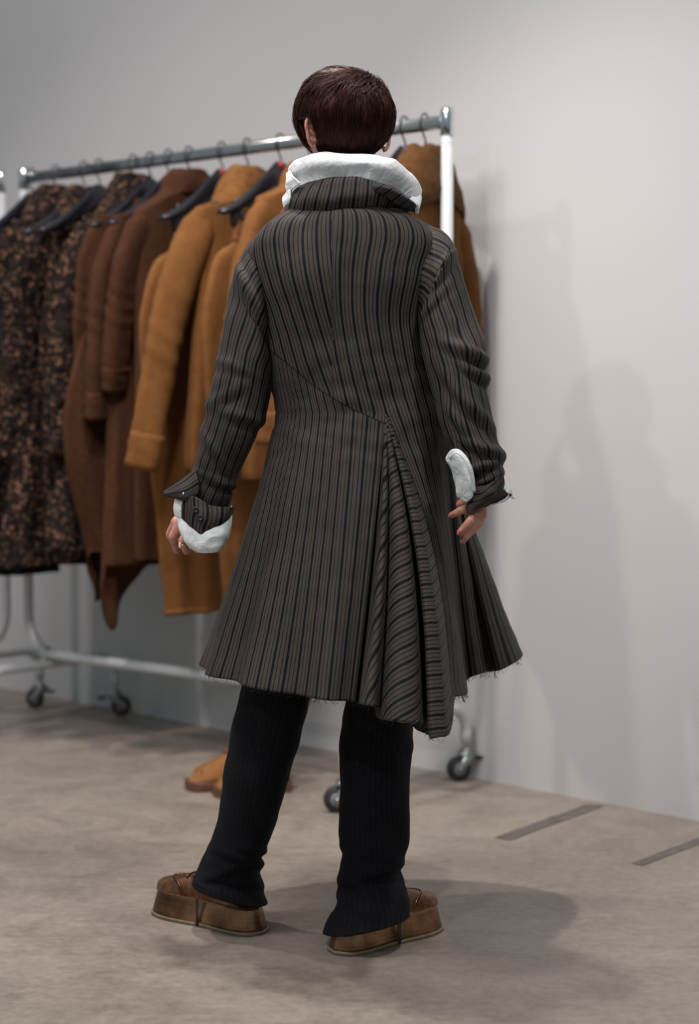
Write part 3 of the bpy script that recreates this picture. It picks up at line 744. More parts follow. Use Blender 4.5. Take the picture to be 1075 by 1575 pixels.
for q in range(1150):
    th = .03 + math.acos(1-1.82*rnd.random()); ph = rnd.random()*2*PI
    p0 = HRC + hair_surface(th, ph)
    if skin_hole(p0 - Zv*.004): continue
    top_ = max(0, min(1, (p0[2]-HRC[2])/.05)); wig = rnd.gauss(0, .28 + .35*top_); lift = (.003 + .007*rnd.random())*(.35+.65*top_) if rnd.random() < .7 else .004
    L = (.036+.022*rnd.random()); n_ = 11
    for k in range(n_):
        pts = grow(th + rnd.gauss(0, .045), ph + rnd.gauss(0, .05)/(.35+math.sin(th)), L*(.8+.4*rnd.random()), 8, .0004, lift*(.8+.4*rnd.random()), wig + rnd.gauss(0, .06), np.array([rnd.gauss(0, .04), rnd.gauss(0, .04), 0]))
        if len(pts) > 4 and not any(skin_hole(x) for x in pts[:5]):
            for j in range(5, len(pts)):
                if skin_hole(pts[j]): pts = pts[:j]; break
            strand(pts, .0008+.0005*rnd.random())
for q in range(30):                                # loose tuft sticking out at the top left
    a = U(492+rnd.random()*26, 113+rnd.random()*8, 3.46+rnd.random()*.03); b = U(463+rnd.random()*7, 126+rnd.random()*4, 3.45); mdl = (a+b)/2 + Zv*.007
    strand(list(cr(np.array([a, mdl, b]), 7)), .0011)
me = bpy.data.meshes.new('hair_strands'); me.from_pydata(SV, [], SF); me.update()
link('hair_strands', me, M['hair'], hair, stuff=True)

# --- coat body
coat_grp = None
PER = .0222                                        # width of one stripe repeat of the cloth in metres
hz = crn([-78, -55, -38, -24, -12, 0, 8, 20, 35, 60, 90, 120, 150, 170, 185, 200, 215, 230, 245, 258, 270, 282],
         [(697, 3.36, 1072), (711, 3.42, 1070), (718, 3.50, 1064), (716, 3.60, 1046), (738, 3.60, 1036), (754, 3.66, 1033), (770, 3.62, 1030), (800, 3.70, 1012), (792, 3.82, 1000), (700, 3.92, 990), (550, 3.95, 990), (430, 3.90, 995), (345, 3.76, 1010),
          (317, 3.62, 1022), (312, 3.52, 1031), (325, 3.44, 1038), (350, 3.37, 1047), (385, 3.31, 1056), (430, 3.27, 1066), (475, 3.25, 1073), (515, 3.24, 1077), (546, 3.25, 1080)], np.linspace(-78, 282, 361))
PHD = np.linspace(-78, 282, 361)                    # one column per degree
HEM = np.array([U(q[0], q[2], q[1]) for q in hz])
UP = [(318, 452, 588, .070, .06, 6, 4), (326, 436, 604, .088, .08, 10, 2), (333, 412, 640, .104, .10, 18, 6), (344, 388, 668, .116, .115, 30, 12), (372, 376, 678, .124, .13, 26, 12),
      (420, 384, 662, .126, .14, 8, 4), (480, 399, 650, .124, .145, 0, 0), (540, 410, 657, .118, .14, 0, 0), (590, 419, 670, .112, .13, 0, 0), (635, 428, 684, .112, .125, 0, 0)]
NU, NL = 90, 120
up = cr(np.array(UP, float), NU)
ph = np.radians(PHD); cph, sph = np.cos(ph), np.sin(ph)
P = np.zeros((NU+NL-1, 361, 3)); PX = np.zeros((NU+NL-1, 361, 2))
for i in range(NU):
    y, xl, xr, bb, bf, dl, drr = up[i]
    cx = (xl+xr)/2; a = (xr-xl)/2
    e = .82
    xs = cx + a*np.sign(cph)*np.abs(cph)**e; dd = np.where(sph < 0, bb, bf)*np.sign(sph)*np.abs(sph)**e
    ys = y + np.where(cph < 0, dl, drr)*np.abs(cph)**2
    for j in range(361):
        q = U(xs[j], ys[j], D0); q[0] *= 1.0; q[1] = D0 + dd[j]; P[i, j] = q
Wst = P[NU-1].copy()
tt = np.linspace(0, 1, NL)
for k in range(1, NL):
    t_ = tt[k]; i = NU-1+k
    g = t_ - .05*math.sin(PI*t_)
    q = Wst + (HEM-Wst)*np.array([g, g, t_])[None]
    bow = .034*math.sin(PI*min(1, t_*1.05))*np.exp(-((PHD+78)/26)**2)
    q[:, 0] += bow
    # pull the sides of the skirt so that it falls straight, soft vertical folds
    fold = (.010*np.sin(ph*11+.6) + .002*np.sin(ph*19+2) )*t_**1.2 * np.clip((PHD-100)/60, 0, 1)*np.clip((282-PHD)/10, 0, 1)
    rad = q[:, :2]-np.array([P[0, :, 0].mean(), D0+.05]); rad /= np.linalg.norm(rad, axis=1)[:, None]
    q[:, :2] += rad*fold[:, None]
    P[i] = q
# creases of the upper back and waist
Nn = gnormals(P); 
if np.mean(np.einsum('ijk,ijk->ij', Nn, P-np.array([0, D0, 1.0]))) < 0: Nn = -Nn
zc = P[..., 2]; wob = fnoise(P*np.array([1, 1, .45]), 13, 3); wob2 = fnoise(P*np.array([1, 1, 1.6]), 22, 8)
zw = Wst[0, 2]
up_m = np.clip((zc-zw)/.25, 0, 1); wa = np.exp(-((zc-zw)/.12)**2)
P = P + Nn*(.009*wob*(up_m*.8+.25) + .003*wob2*(.4+wa))[..., None]
# shoulder blades, spine hollow
for cx_, cy_, a_, s_ in ((455, 430, .012, 48), (605, 430, .012, 46), (520, 520, -.008, 40)):
    c0 = U(cx_, cy_, D0-.12); dd = np.linalg.norm((P-c0)[..., [0, 2]], axis=-1); P = P + Nn*((a_*np.exp(-(dd/(s_/765))**2))*(P[..., 1] < D0))[..., None]
# stripe coordinates
arc = np.zeros(361); ref = P[NU-25]; arc[1:] = np.cumsum(np.linalg.norm(np.diff(ref, axis=0), axis=1))
j270 = 348; arcA = (arc - arc[j270])
arcA = np.where(PHD < 100, (arc - arc[0]) + (arc[-1]-arc[j270]), arcA)          # continuous across the start column at the back
sa = np.broadcast_to(arcA/PER*.98, P.shape[:2]).copy()
zt = P[0, 0, 2]
left = (P[..., 0] < U(514, 500, D0)[0]) & (P[..., 1] < D0+.05)
sa = np.where(PHD[None] > 100, sa + (zt-P[..., 2])*.0, sa)
ctrx = U(512, 450, D0)[0]
sleft = np.clip((zt-P[..., 2])/.40, 0, 1)**1.3*.042/PER
sa = np.where((PHD[None] > 150) & (P[..., 0] < ctrx), sa - sleft, sa) ; sa = sa + .5
warc = np.zeros(361); warc[1:] = np.cumsum(np.linalg.norm(np.diff(P[-1-NL//4], axis=0), axis=1)); sb = np.broadcast_to((warc-warc[-1])/PER, P.shape[:2]).copy() 
# signed distance to the slanting seam (metres), positive above/right
xs_ = np.array([-400, 380, 412, 445, 490, 540, 575, 590]); ys_ = np.array([500, 512, 535, 560, 598, 628, 645, 652])
u_ = P[..., 0]/P[..., 1]; pxx = 537.5 + F*P[..., 0]/D0; zl = crn(xs_, np.array([U(540, y, D0)[2] for y in ys_]), pxx.reshape(-1)).reshape(pxx.shape)
sd = (P[..., 2]-zl)*.8
sd = np.where((PHD[None] < 100), np.abs(sd)+.01, sd)
seam2 = np.abs(P[..., 0]-ctrx)                     # centre back seam drawn through stripe break only
coat = bpy.data.objects.new('coat', None)
coat_me = None
P0 = P
coat = gridmesh('coat', P, M['stripe'], person, attrs={'sa': sa, 'sb': sb, 'sd': sd}, solid=.003)
coat['label'] = 'dark grey coat with navy stripes, flared skirt and raw hem'

# --- godet
Lc = P0[NU-1:, 360]; Rc = P0[NU-1:, 0]; apex = Lc[0]
gk = [(546, 3.25, 1080), (549, 3.34, 1081), (556, 3.22, 1083), (568, 3.175, 1086), (581, 3.20, 1088), (587, 3.28, 1090), (580, 3.35, 1090), (580, 3.28, 1100), (587, 3.20, 1106), (602, 3.155, 1109), (625, 3.14, 1112),
      (645, 3.16, 1114), (652, 3.23, 1114), (644, 3.32, 1112), (630, 3.39, 1112), (642, 3.42, 1122), (660, 3.29, 1130), (664, 3.17, 1136), (675, 3.165, 1134), (688, 3.18, 1131), (694, 3.24, 1112), (696, 3.31, 1090), (697, 3.36, 1072)]
gp = cr(np.array([U(q[0], q[2], q[1]) for q in gk]), 420)
al = np.zeros(420); al[1:] = np.cumsum(np.linalg.norm(np.diff(gp, axis=0), axis=1)); ws = al/al[-1]
gp = np.stack([np.interp(np.linspace(0, 1, 260), ws, gp[:, k]) for k in range(3)], -1); w_ = np.linspace(0, 1, 260)
GP = np.zeros((NL, 260, 3)); u_g = np.zeros((NL, 260))
Llin = apex + (Lc[-1]-apex)*tt[:, None]; Rlin = apex + (Rc[-1]-apex)*tt[:, None]
xr_ = Rc[:, 0]; 
for k in range(NL):
    t_ = tt[k]
    ev = t_**1.0
    q = apex + (gp-apex)*t_
    # folds stay shallow near the apex and deepen below
    base = Lc[k] + (Rc[k]-Lc[k])*w_[:, None]
    fr = q + (1-w_)[:, None]*(Lc[k]-Llin[k]) + w_[:, None]*(Rc[k]-Rlin[k])
    bl = min(1, .45 + t_*1.5)
    GP[k] = base*(1-bl) + fr*bl
    rho = .60*t_
    u_g[k] = rho*np.sin(np.radians(w_*108))/PER*.95 + .5
godet = gridmesh('godet', GP, M['stripe'], coat, attrs={'sa': u_g, 'sb': u_g, 'sd': np.ones_like(u_g)}, solid=.0025)
# raised seam welt along the godet and slanting seam
wl = [q + np.array([.0, -.0035, 0]) for q in Rc[2::3]]
sm = gridmesh('seam_welt', tube_pts(wl, .0028, 8), M['stripe'], coat, closed=True, attrs={'sa': np.repeat(np.arange(len(wl))*.42, 8), 'sb': np.zeros(len(wl)*8), 'sd': np.ones(len(wl)*8)})

# --- sleeves, given as pairs of outline points
def fabric_tube(name, pairs, parent, mat, K=64, nr=150, disp=None, per=PER, fl=1.0, u0=0., start=PI*.5):
    A_ = cr(np.array([U(*p[0]) for p in pairs]), nr); B_ = cr(np.array([U(*p[1]) for p in pairs]), nr); b_ = cr(np.array([p[2] for p in pairs], float), nr)
    c = (A_+B_)/2; h = (B_-A_)/2; a = np.linspace(0, 2*PI, K+1) + start
    dn = np.gradient(c, axis=0); dn /= np.linalg.norm(dn, axis=1)[:, None]
    hn = h/np.linalg.norm(h, axis=1)[:, None]; bd = np.cross(hn, dn); bd /= np.linalg.norm(bd, axis=1)[:, None]
    bd[bd[:, 1] < 0] *= -1
    P = c[:, None] + np.cos(a)[None, :, None]*h[:, None] + (np.sin(a)[None, :]*b_[:, None])[..., None]*bd[:, None]
    N = P - c[:, None]; N /= np.linalg.norm(N, axis=-1)[..., None]
    f = np.linspace(0, 1, nr)[:, None]; D_ = .004*fnoise(P, 20, nr+K)+.006*fnoise(P, 9, K)
    if disp is not None: D_ = D_ + disp(f, a[None, :], P)
    D_[:, -1] = D_[:, 0]
    P = P + N*D_[..., None]
    per_ = 2*PI*(np.linalg.norm(h, axis=1).mean()+b_.mean())/2
    sa = np.broadcast_to((a-start)/(2*PI)*per_/per*fl + u0, P.shape[:2]).copy()
    return gridmesh(name, P, mat, parent, attrs={'sa': sa, 'sb': sa, 'sd': np.ones_like(sa)}, solid=.003), P
def fold(x, y, ang, amp, wid, ln):                # local crease: ridge line through photo point (x, y)
    return (x, y, math.radians(ang), amp, wid, ln)
def creases(lst):
    def fn(f, a, P):
        X = 537.5 + F*P[..., 0]/P[..., 1]; Yp = 636 - F*(P[..., 2]-CH)/P[..., 1]; out = 0
        for x, y, an, am, wd_, ln in lst:
            dx, dy = X-x, Yp-y; u = dx*math.cos(an)+dy*math.sin(an); v = -dx*math.sin(an)+dy*math.cos(an)
            out = out + am*np.exp(-(u/ln)**2)*(np.exp(-(v/wd_)**2) - .6*np.exp(-((v-wd_*1.6)/wd_)**2))
        return out
    return fn
lpairs = [((404, 366, 3.50), (415, 490, 3.50), .040), ((386, 374, 3.50), (416, 515, 3.50), .062), ((369, 396, 3.50), (416, 535, 3.50), .066), ((357, 435, 3.50), (416, 560, 3.50), .064), ((345, 500, 3.495), (417, 588, 3.49), .060),
          ((331, 575, 3.49), (410, 630, 3.49), .056), ((321, 635, 3.495), (393, 668, 3.49), .052), ((309, 690, 3.505), (374, 708, 3.50), .048), ((301, 722, 3.515), (362, 742, 3.51), .046), ((293, 745, 3.525), (354, 772, 3.51), .044), ((286, 762, 3.53), (345, 790, 3.52), .040)]
s1, LS = fabric_tube('sleeve', lpairs, coat, M['stripe'], disp=creases([fold(372, 640, 15, .006, 8, 40), fold(345, 610, -30, .005, 8, 40), fold(330, 690, 60, .006, 7, 40), fold(330, 735, 20, .004, 6, 30), fold(400, 470, 60, .006, 8, 45), fold(385, 430, 70, -.005, 8, 40),
        fold(350, 560, 20, .004, 7, 40), fold(345, 745, 10, .005, 5, 30)]), start=PI*.5)
rpairs = [((638, 470, 3.485), (655, 350, 3.50), .045), ((640, 482, 3.475), (678, 356, 3.50), .058), ((643, 500, 3.47), (696, 378, 3.50), .066), ((648, 525, 3.46), (708, 418, 3.49), .064), ((657, 560, 3.44), (726, 482, 3.47), .060), ((664, 588, 3.43), (748, 530, 3.44), .056),
          ((670, 618, 3.425), (749, 570, 3.43), .053), ((678, 655, 3.42), (752, 625, 3.425), .050), ((692, 688, 3.415), (760, 668, 3.42), .048), ((703, 715, 3.41), (773, 705, 3.42), .048), ((712, 742, 3.41), (772, 728, 3.42), .044), ((720, 765, 3.41), (762, 752, 3.42), .036), ((724, 776, 3.41), (758, 766, 3.42), .032)]
s2, RS = fabric_tube('sleeve', rpairs, coat, M['stripe'], disp=creases([fold(725, 545, 25, .012, 8, 45), fold(735, 575, 35, .010, 7, 35), fold(700, 600, 55, .007, 7, 40), fold(738, 640, 50, .009, 7, 35), fold(715, 660, 55, .007, 6, 40), fold(745, 690, 20, .012, 7, 35),
        fold(735, 718, -15, .010, 6, 35), fold(742, 742, -25, .009, 6, 30), fold(670, 430, -60, .006, 7, 40), fold(660, 470, -50, .006, 7, 45), fold(690, 400, -40, .004, 6, 35), fold(700, 500, 60, .004, 6, 50)]), start=PI*.5)

# generic striped patch
def spatch(name, ctrl, parent, nv, nu, ufun, mat='stripe', solid=.003, amp=.0015, sc=40, seed=1, **kw):
    P = pxpatch(ctrl, nv, nu); N = gnormals(P); P = P + N*(amp*fnoise(P, sc, seed))[..., None]
    vv, uu = np.meshgrid(np.linspace(0, 1, nv), np.linspace(0, 1, nu), indexing='ij'); sa = ufun(uu, vv)
    return gridmesh(name, P, M[mat], parent, attrs={'sa': sa, 'sb': sa, 'sd': np.ones_like(sa)}, solid=solid)
# --- coat collar: stands up round the neck, rolls over on the right
col_ctrl = [
 [(470, 322, 3.66), (442, 330, 3.60), (434, 334, 3.53), (446, 333, 3.46), (480, 328, 3.425), (525, 322, 3.412), (570, 318, 3.42), (604, 322, 3.45), (628, 326, 3.50), (630, 322, 3.57), (600, 318, 3.64), (560, 318, 3.68)],
 [(474, 312, 3.67), (446, 316, 3.60), (438, 318, 3.53), (449, 312, 3.45), (482, 308, 3.415), (525, 302, 3.402), (570, 299, 3.41), (608, 308, 3.44), (636, 322, 3.50), (636, 318, 3.58), (604, 308, 3.65), (562, 308, 3.69)],
 [(478, 300, 3.67), (454, 300, 3.60), (447, 300, 3.53), (456, 292, 3.452), (486, 287, 3.42), (525, 282, 3.408), (568, 282, 3.415), (608, 298, 3.432), (643, 322, 3.49), (640, 312, 3.59), (606, 298, 3.66), (564, 298, 3.70)],
 [(480, 296, 3.665), (461, 291, 3.595), (456, 287, 3.53), (466, 280, 3.455), (490, 276, 3.43), (525, 273, 3.418), (565, 275, 3.42), (604, 291, 3.435), (641, 317, 3.49), (636, 305, 3.585), (604, 292, 3.655), (564, 294, 3.695)]]
spatch('collar', col_ctrl, coat, 30, 150, lambda u, v: u*25+.3 - v*.5, amp=.004, sc=26)
# fold of the collar at the right, over the shirt
spatch('collar_fold', [[(545, 292, 3.440), (580, 296, 3.412), (616, 318, 3.43), (640, 328, 3.485)], [(550, 283, 3.440), (592, 287, 3.402), (628, 307, 3.425), (646, 322, 3.487)], [(552, 276, 3.440), (598, 285, 3.425), (630, 305, 3.445), (645, 320, 3.495)]],
       coat, 16, 50, lambda u, v: u*8+.2, amp=.002)
# --- left turned-back cuff
spatch('cuff', [[(300, 722, 3.475), (304, 735, 3.462), (306, 752, 3.46), (300, 768, 3.462)], [(276, 742, 3.48), (282, 750, 3.467), (284, 762, 3.462), (282, 769, 3.465)], [(252, 757, 3.49), (253, 760, 3.485), (254, 761, 3.485), (256, 762, 3.487)]],
       coat, 30, 22, lambda u, v: u*2.8+.1, amp=.001)
spatch('cuff_flap', [[(284, 766, 3.470), (300, 764, 3.455), (325, 778, 3.448), (352, 780, 3.46), (360, 776, 3.50)], [(280, 780, 3.474), (298, 786, 3.45), (322, 797, 3.440), (346, 797, 3.452), (356, 790, 3.495)], [(277, 791, 3.480), (294, 804, 3.456), (312, 818, 3.445), (338, 811, 3.455), (350, 800, 3.495)], [(277, 794, 3.482), (296, 810, 3.458), (318, 831, 3.447), (332, 823, 3.457), (344, 812, 3.49)]],
       coat, 30, 44, lambda u, v: u*5.0+.3-v*.5, amp=.002)
def button(x, y, d, rad=.0062, mat='button'):
    c = U(x, y, d); a = np.linspace(0, 2*PI, 20, endpoint=False)
    prof = [(.001, .002), (.55, .002), (.7, .0032), (.9, .0032), (1, .0015), (1, -.001), (.001, -.0015)]
    g = np.array([[c + np.array([math.cos(x_)*q*rad, -zz, math.sin(x_)*q*rad]) for x_ in a] for q, zz in prof])
    b = gridmesh('button', g, M[mat], coat, closed=True, caps=True)
button(301, 784, 3.443); button(308, 796, 3.438)
gridmesh('stud', capsule(U(282, 759, 3.460), U(282, 760, 3.460), .0022, .0022, 10), M['stud'], coat, closed=True, caps=True)
# right cuff: bunched, ends in a pointed flap and an outer flap with the shirt showing
spatch('cuff', [[(728, 744, 3.372), (742, 748, 3.358), (758, 740, 3.362), (771, 726, 3.39)], [(724, 762, 3.374), (740, 764, 3.352), (757, 757, 3.357), (772, 745, 3.392)], [(720, 778, 3.384), (730, 780, 3.362), (742, 773, 3.356), (760, 766, 3.372)], [(720, 785, 3.388), (727, 785, 3.368), (740, 779, 3.360), (750, 772, 3.372)]],
       coat, 30, 40, lambda u, v: v*4.2+u*1.5+.1, amp=.005, sc=45)
spatch('cuff_flap', [[(738, 766, 3.372), (752, 758, 3.365), (768, 748, 3.38)], [(740, 776, 3.378), (758, 765, 3.374), (778, 757, 3.392)], [(744, 779, 3.388), (762, 771, 3.388), (787, 760, 3.402)]], coat, 16, 26, lambda u, v: v*1.4+.3, amp=.001)
spatch('cuff_edge', [[(697, 676, 3.372), (704, 682, 3.37), (712, 694, 3.375)], [(700, 690, 3.366), (707, 694, 3.366), (714, 702, 3.372)]], coat, 10, 14, lambda u, v: u*1.6, amp=.001)
# frayed threads along the hems
rnd = random.Random(11); thr = []
hemline = [P0[-1, j] for j in range(361)]
for j in list(range(2, 115)) + list(range(250, 360)):
    if rnd.random() < .62:
        p = hemline[j]; L = .004+.008*rnd.random()**2
        if rnd.random() < .06: L *= 2.6
        thr.append(tube_pts([p + Zv*.002, p + np.array([rnd.gauss(0, .002), rnd.gauss(0, .001), -L*.5]), p + np.array([rnd.gauss(0, .004), rnd.gauss(0, .002), -L])], .00035, 4))
for k in range(0, 260, 3):
    p = GP[-1, k]; L = .003+.006*rnd.random()
    thr.append(tube_pts([p + Zv*.002, p + np.array([rnd.gauss(0, .002), 0, -L*.5]), p + np.array([rnd.gauss(0, .004), 0, -L])], .0003, 4))
for (x, y, d, L) in ((762, 1028, 3.63, .022), (745, 1032, 3.60, .014), (796, 1014, 3.69, .012), (712, 1068, 3.42, .016), (488, 1076, 3.24, .006), (326, 833, 3.45, .01), (334, 824, 3.455, .009), (720, 785, 3.385, .007), (786, 761, 3.40, .008)):
    p = U(x, y, d)
    for q in range(3): thr.append(tube_pts([p, p + np.array([rnd.gauss(0, .004), 0, -L*.5]), p + np.array([rnd.gauss(0, .006), 0, -L])], .00045, 4))
joinmesh('loose_threads', thr, M['thread'], coat, stuff=True)
pale = [tube_pts([P0[-1, j] + np.array([0, -.0015, .001]), P0[-1, j+1] + np.array([0, -.0015, .0008]), P0[-1, j+2] + np.array([0, -.0015, .001])], .0006, 5) for j in range(252, 358, 4)]
pale += [tube_pts([GP[-1, j] + np.array([0, -.0015, .001]), GP[-1, j+1] + np.array([0, -.0015, .0005]), GP[-1, j+2] + np.array([0, -.0015, .001])], .0006, 5) for j in range(60, 130, 4)]
joinmesh('frayed_edge', pale, M['palethread'], coat, stuff=True)

# --- white shirt: big ruffled collar and flared cuffs
def wpatch(name, ctrl, parent, nv, nu, amp=.0025, sc=22, seed=1, solid=.0022):
    P = pxpatch(ctrl, nv, nu); N = gnormals(P); P = P + N*(amp*fnoise(P, sc, seed) + amp*.35*fnoise(P, sc*2.3, seed))[..., None]
    return gridmesh(name, P, M['cotton'], parent, solid=solid)
shirt = wpatch('shirt', [
 [(500, 310, 3.67), (462, 312, 3.60), (452, 310, 3.52), (466, 305, 3.465), (500, 300, 3.435), (535, 298, 3.43), (575, 300, 3.435), (610, 312, 3.46), (632, 322, 3.51), (625, 315, 3.60), (590, 310, 3.67)],
 [(500, 285, 3.67), (458, 288, 3.60), (450, 288, 3.52), (462, 280, 3.455), (498, 272, 3.425), (535, 270, 3.42), (578, 273, 3.422), (618, 292, 3.445), (641, 315, 3.51), (632, 300, 3.60), (592, 290, 3.67)],
 [(500, 262, 3.66), (456, 268, 3.60), (444, 272, 3.52), (455, 260, 3.445), (494, 251, 3.412), (535, 250, 3.408), (582, 252, 3.408), (626, 270, 3.435), (648, 300, 3.51), (636, 285, 3.60), (592, 272, 3.66)],
 [(500, 250, 3.645), (460, 254, 3.59), (444, 260, 3.52), (456, 246, 3.45), (492, 238, 3.422), (535, 237, 3.418), (586, 239, 3.418), (622, 254, 3.44), (648, 288, 3.51), (632, 276, 3.595), (590, 262, 3.645)],
 [(502, 252, 3.63), (468, 252, 3.58), (456, 256, 3.52), (466, 243, 3.465), (494, 236, 3.437), (535, 235, 3.434), (582, 237, 3.434), (612, 252, 3.455), (634, 282, 3.515), (622, 272, 3.58), (588, 260, 3.63)]], person, 50, 160, amp=.006, sc=17)
shirt['label'] = 'white cotton shirt with high ruffled collar'
wpatch('collar_point', [[(446, 262, 3.455), (452, 272, 3.44), (462, 282, 3.435)], [(440, 268, 3.465), (444, 280, 3.45), (452, 290, 3.447)], [(443, 276, 3.475), (441, 288, 3.462), (444, 300, 3.462)]], shirt, 16, 16, amp=.003, sc=50)
wpatch('collar_point', [[(446, 288, 3.455), (448, 300, 3.448), (446, 312, 3.452)], [(440, 298, 3.462), (440, 308, 3.455), (440, 316, 3.458)], [(436, 304, 3.47), (436, 312, 3.465), (438, 321, 3.465)]], shirt, 14, 14, amp=.002, sc=50)
wpatch('collar_point', [[(640, 296, 3.49), (630, 305, 3.46), (622, 306, 3.445)], [(648, 300, 3.50), (644, 314, 3.475), (636, 314, 3.462)], [(646, 316, 3.51), (645, 328, 3.49), (640, 330, 3.48)]], shirt, 16, 16, amp=.003, sc=50)
# left flared cuff: ring loft around the wrist opening downwards
def cuffring(rows, nr, K, amp=.002, seed=3, name='shirt_cuff'):
    g = []
    for ctr, ax, bx in rows:
        c = U(*ctr); A_ = U(*ax)-c; B_ = np.array(bx); g.append([c + A_*math.cos(a) + B_*math.sin(a) for a in np.linspace(0, 2*PI, 9)[:-1]])
    g = np.array(g); g = np.concatenate([g, g[:, :1]], 1)
    out = np.zeros((nr, K, 3)); tmp = []
    for row in g:                                   # periodic smooth in angle
        rr = np.concatenate([row[-3:-1], row, row[1:3]]); tmp.append(crn(np.arange(-2, 11), rr, np.linspace(0, 8, K)))
    tmp = np.array(tmp)
    for j in range(K): out[:, j] = cr(tmp[:, j], nr)
    N = gnormals(out); D_ = amp*fnoise(out, 28, seed) + amp*.4*fnoise(out, 60, seed); D_[:, -1] = D_[:, 0]
    return gridmesh(name, out + N*D_[..., None], M['cotton'], shirt, solid=.0022)
cuffring([((318, 770, 3.52), (345, 778, 3.52), (0, .034, .004)), ((314, 788, 3.52), (350, 795, 3.52), (0, .042, .004)), ((314, 805, 3.515), (353, 806, 3.52), (.004, .052, .006)), ((318, 822, 3.51), (352, 818, 3.52), (.004, .054, .010)), ((320, 834, 3.505), (345, 830, 3.515), (.002, .046, .012))], 30, 90)
wpatch('shirt_cuff', [[(296, 790, 3.462), (318, 800, 3.452), (340, 792, 3.458), (355, 778, 3.49)], [(286, 808, 3.464), (312, 822, 3.446), (342, 812, 3.452), (356, 798, 3.488)], [(284, 828, 3.466), (308, 840, 3.446), (338, 834, 3.452), (352, 818, 3.485)], [(292, 843, 3.468), (312, 850, 3.450), (332, 848, 3.455), (344, 838, 3.48)]], shirt, 24, 40, amp=.004, sc=26)
wpatch('shirt_cuff', [[(270, 766, 3.482), (280, 768, 3.474), (288, 772, 3.470)], [(268, 780, 3.484), (275, 783, 3.476), (284, 786, 3.472)], [(270, 793, 3.488), (276, 796, 3.480), (283, 797, 3.476)]], shirt, 12, 12, amp=.001)
# right cuffs
wpatch('shirt_cuff', [[(700, 692, 3.376), (690, 696, 3.37), (685, 706, 3.372), (690, 716, 3.38)], [(712, 700, 3.366), (704, 706, 3.352), (696, 716, 3.362), (694, 724, 3.376)], [(724, 714, 3.362), (714, 722, 3.350), (704, 732, 3.364), (699, 742, 3.378)], [(730, 736, 3.362), (722, 742, 3.352), (708, 752, 3.366), (702, 762, 3.380)], [(729, 758, 3.366), (726, 766, 3.360), (717, 772, 3.370), (706, 766, 3.382)]], shirt, 36, 30, amp=.0012, sc=45)
wpatch('cuff_edge', [[(688, 700, 3.366), (694, 693, 3.358), (702, 691, 3.350), (712, 697, 3.346), (722, 712, 3.342), (728, 732, 3.346), (731, 756, 3.354)], [(692, 706, 3.360), (698, 700, 3.350), (704, 699, 3.342), (711, 705, 3.338), (718, 717, 3.338), (723, 735, 3.344), (726, 757, 3.352)]], shirt, 8, 40, amp=.0008, sc=45)
wpatch('shirt_cuff', [[(764, 728, 3.42), (770, 728, 3.40), (772, 742, 3.385)], [(777, 736, 3.43), (780, 740, 3.405), (776, 752, 3.388)], [(785, 750, 3.43), (787, 757, 3.408), (782, 764, 3.392)], [(785, 762, 3.425), (778, 770, 3.402), (765, 775, 3.384)], [(768, 770, 3.42), (760, 776, 3.396), (745, 777, 3.382)]], shirt, 26, 16, amp=.002, sc=45)

# --- trousers
def tcreases(lst): return creases([fold(*q) for q in lst])
lt_rows = [((430, 800, D0), (560, 800, D0), .13), ((395, 950, D0), (520, 950, D0), .10), ((376, 1040, D0), (482, 1050, D0), .088), ((369, 1085, D0), (472, 1085, D0), .082), ((358, 1130, D0), (458, 1138, D0), .076), ((347, 1196, 3.53), (440, 1205, 3.53), .070), ((340, 1259, 3.55), (425, 1262, 3.55), .066),
           ((324, 1300, 3.57), (407, 1309, 3.56), .066), ((312, 1325, 3.585), (401, 1334, 3.57), .067), ((303, 1345, 3.60), (401, 1362, 3.565), .075), ((301, 1358, 3.60), (408, 1394, 3.555), .082)]
rt_rows = [((520, 800, D0), (660, 800, D0), .13), ((530, 950, D0), (650, 950, D0), .10), ((534, 1060, D0), (640, 1060, D0), .088), ((527, 1110, D0), (634, 1110, D0), .082), ((523, 1150, 3.51), (631, 1150, 3.51), .076), ((524, 1210, 3.50), (627, 1215, 3.50), .070), ((521, 1274, 3.49), (625, 1290, 3.50), .068),
           ((528, 1310, 3.485), (616, 1332, 3.50), .066), ((527, 1365, 3.48), (617, 1362, 3.51), .070), ((519, 1402, 3.445), (619, 1385, 3.505), .084), ((510, 1440, 3.42), (616, 1404, 3.505), .094)]
trL, _ = fabric_tube('trousers', lt_rows, person, M['navy'], K=64, nr=160, per=.012, disp=tcreases([(380, 1330, 20, .008, 7, 45), (350, 1345, -25, .006, 7, 40), (395, 1315, 10, .006, 6, 30), (370, 1365, 10, .005, 7, 45), (400, 1230, 80, .004, 9, 80)]))
trL['label'] = 'very dark navy pinstriped trousers'
trR, _ = fabric_tube('trouser_leg', rt_rows, trL, M['navy'], K=64, nr=160, per=.012, disp=tcreases([(560, 1318, 15, .006, 7, 45), (590, 1345, -20, .007, 7, 40), (565, 1375, 20, .006, 8, 45), (545, 1400, 40, .005, 8, 40), (600, 1135, 30, .004, 8, 40)]))

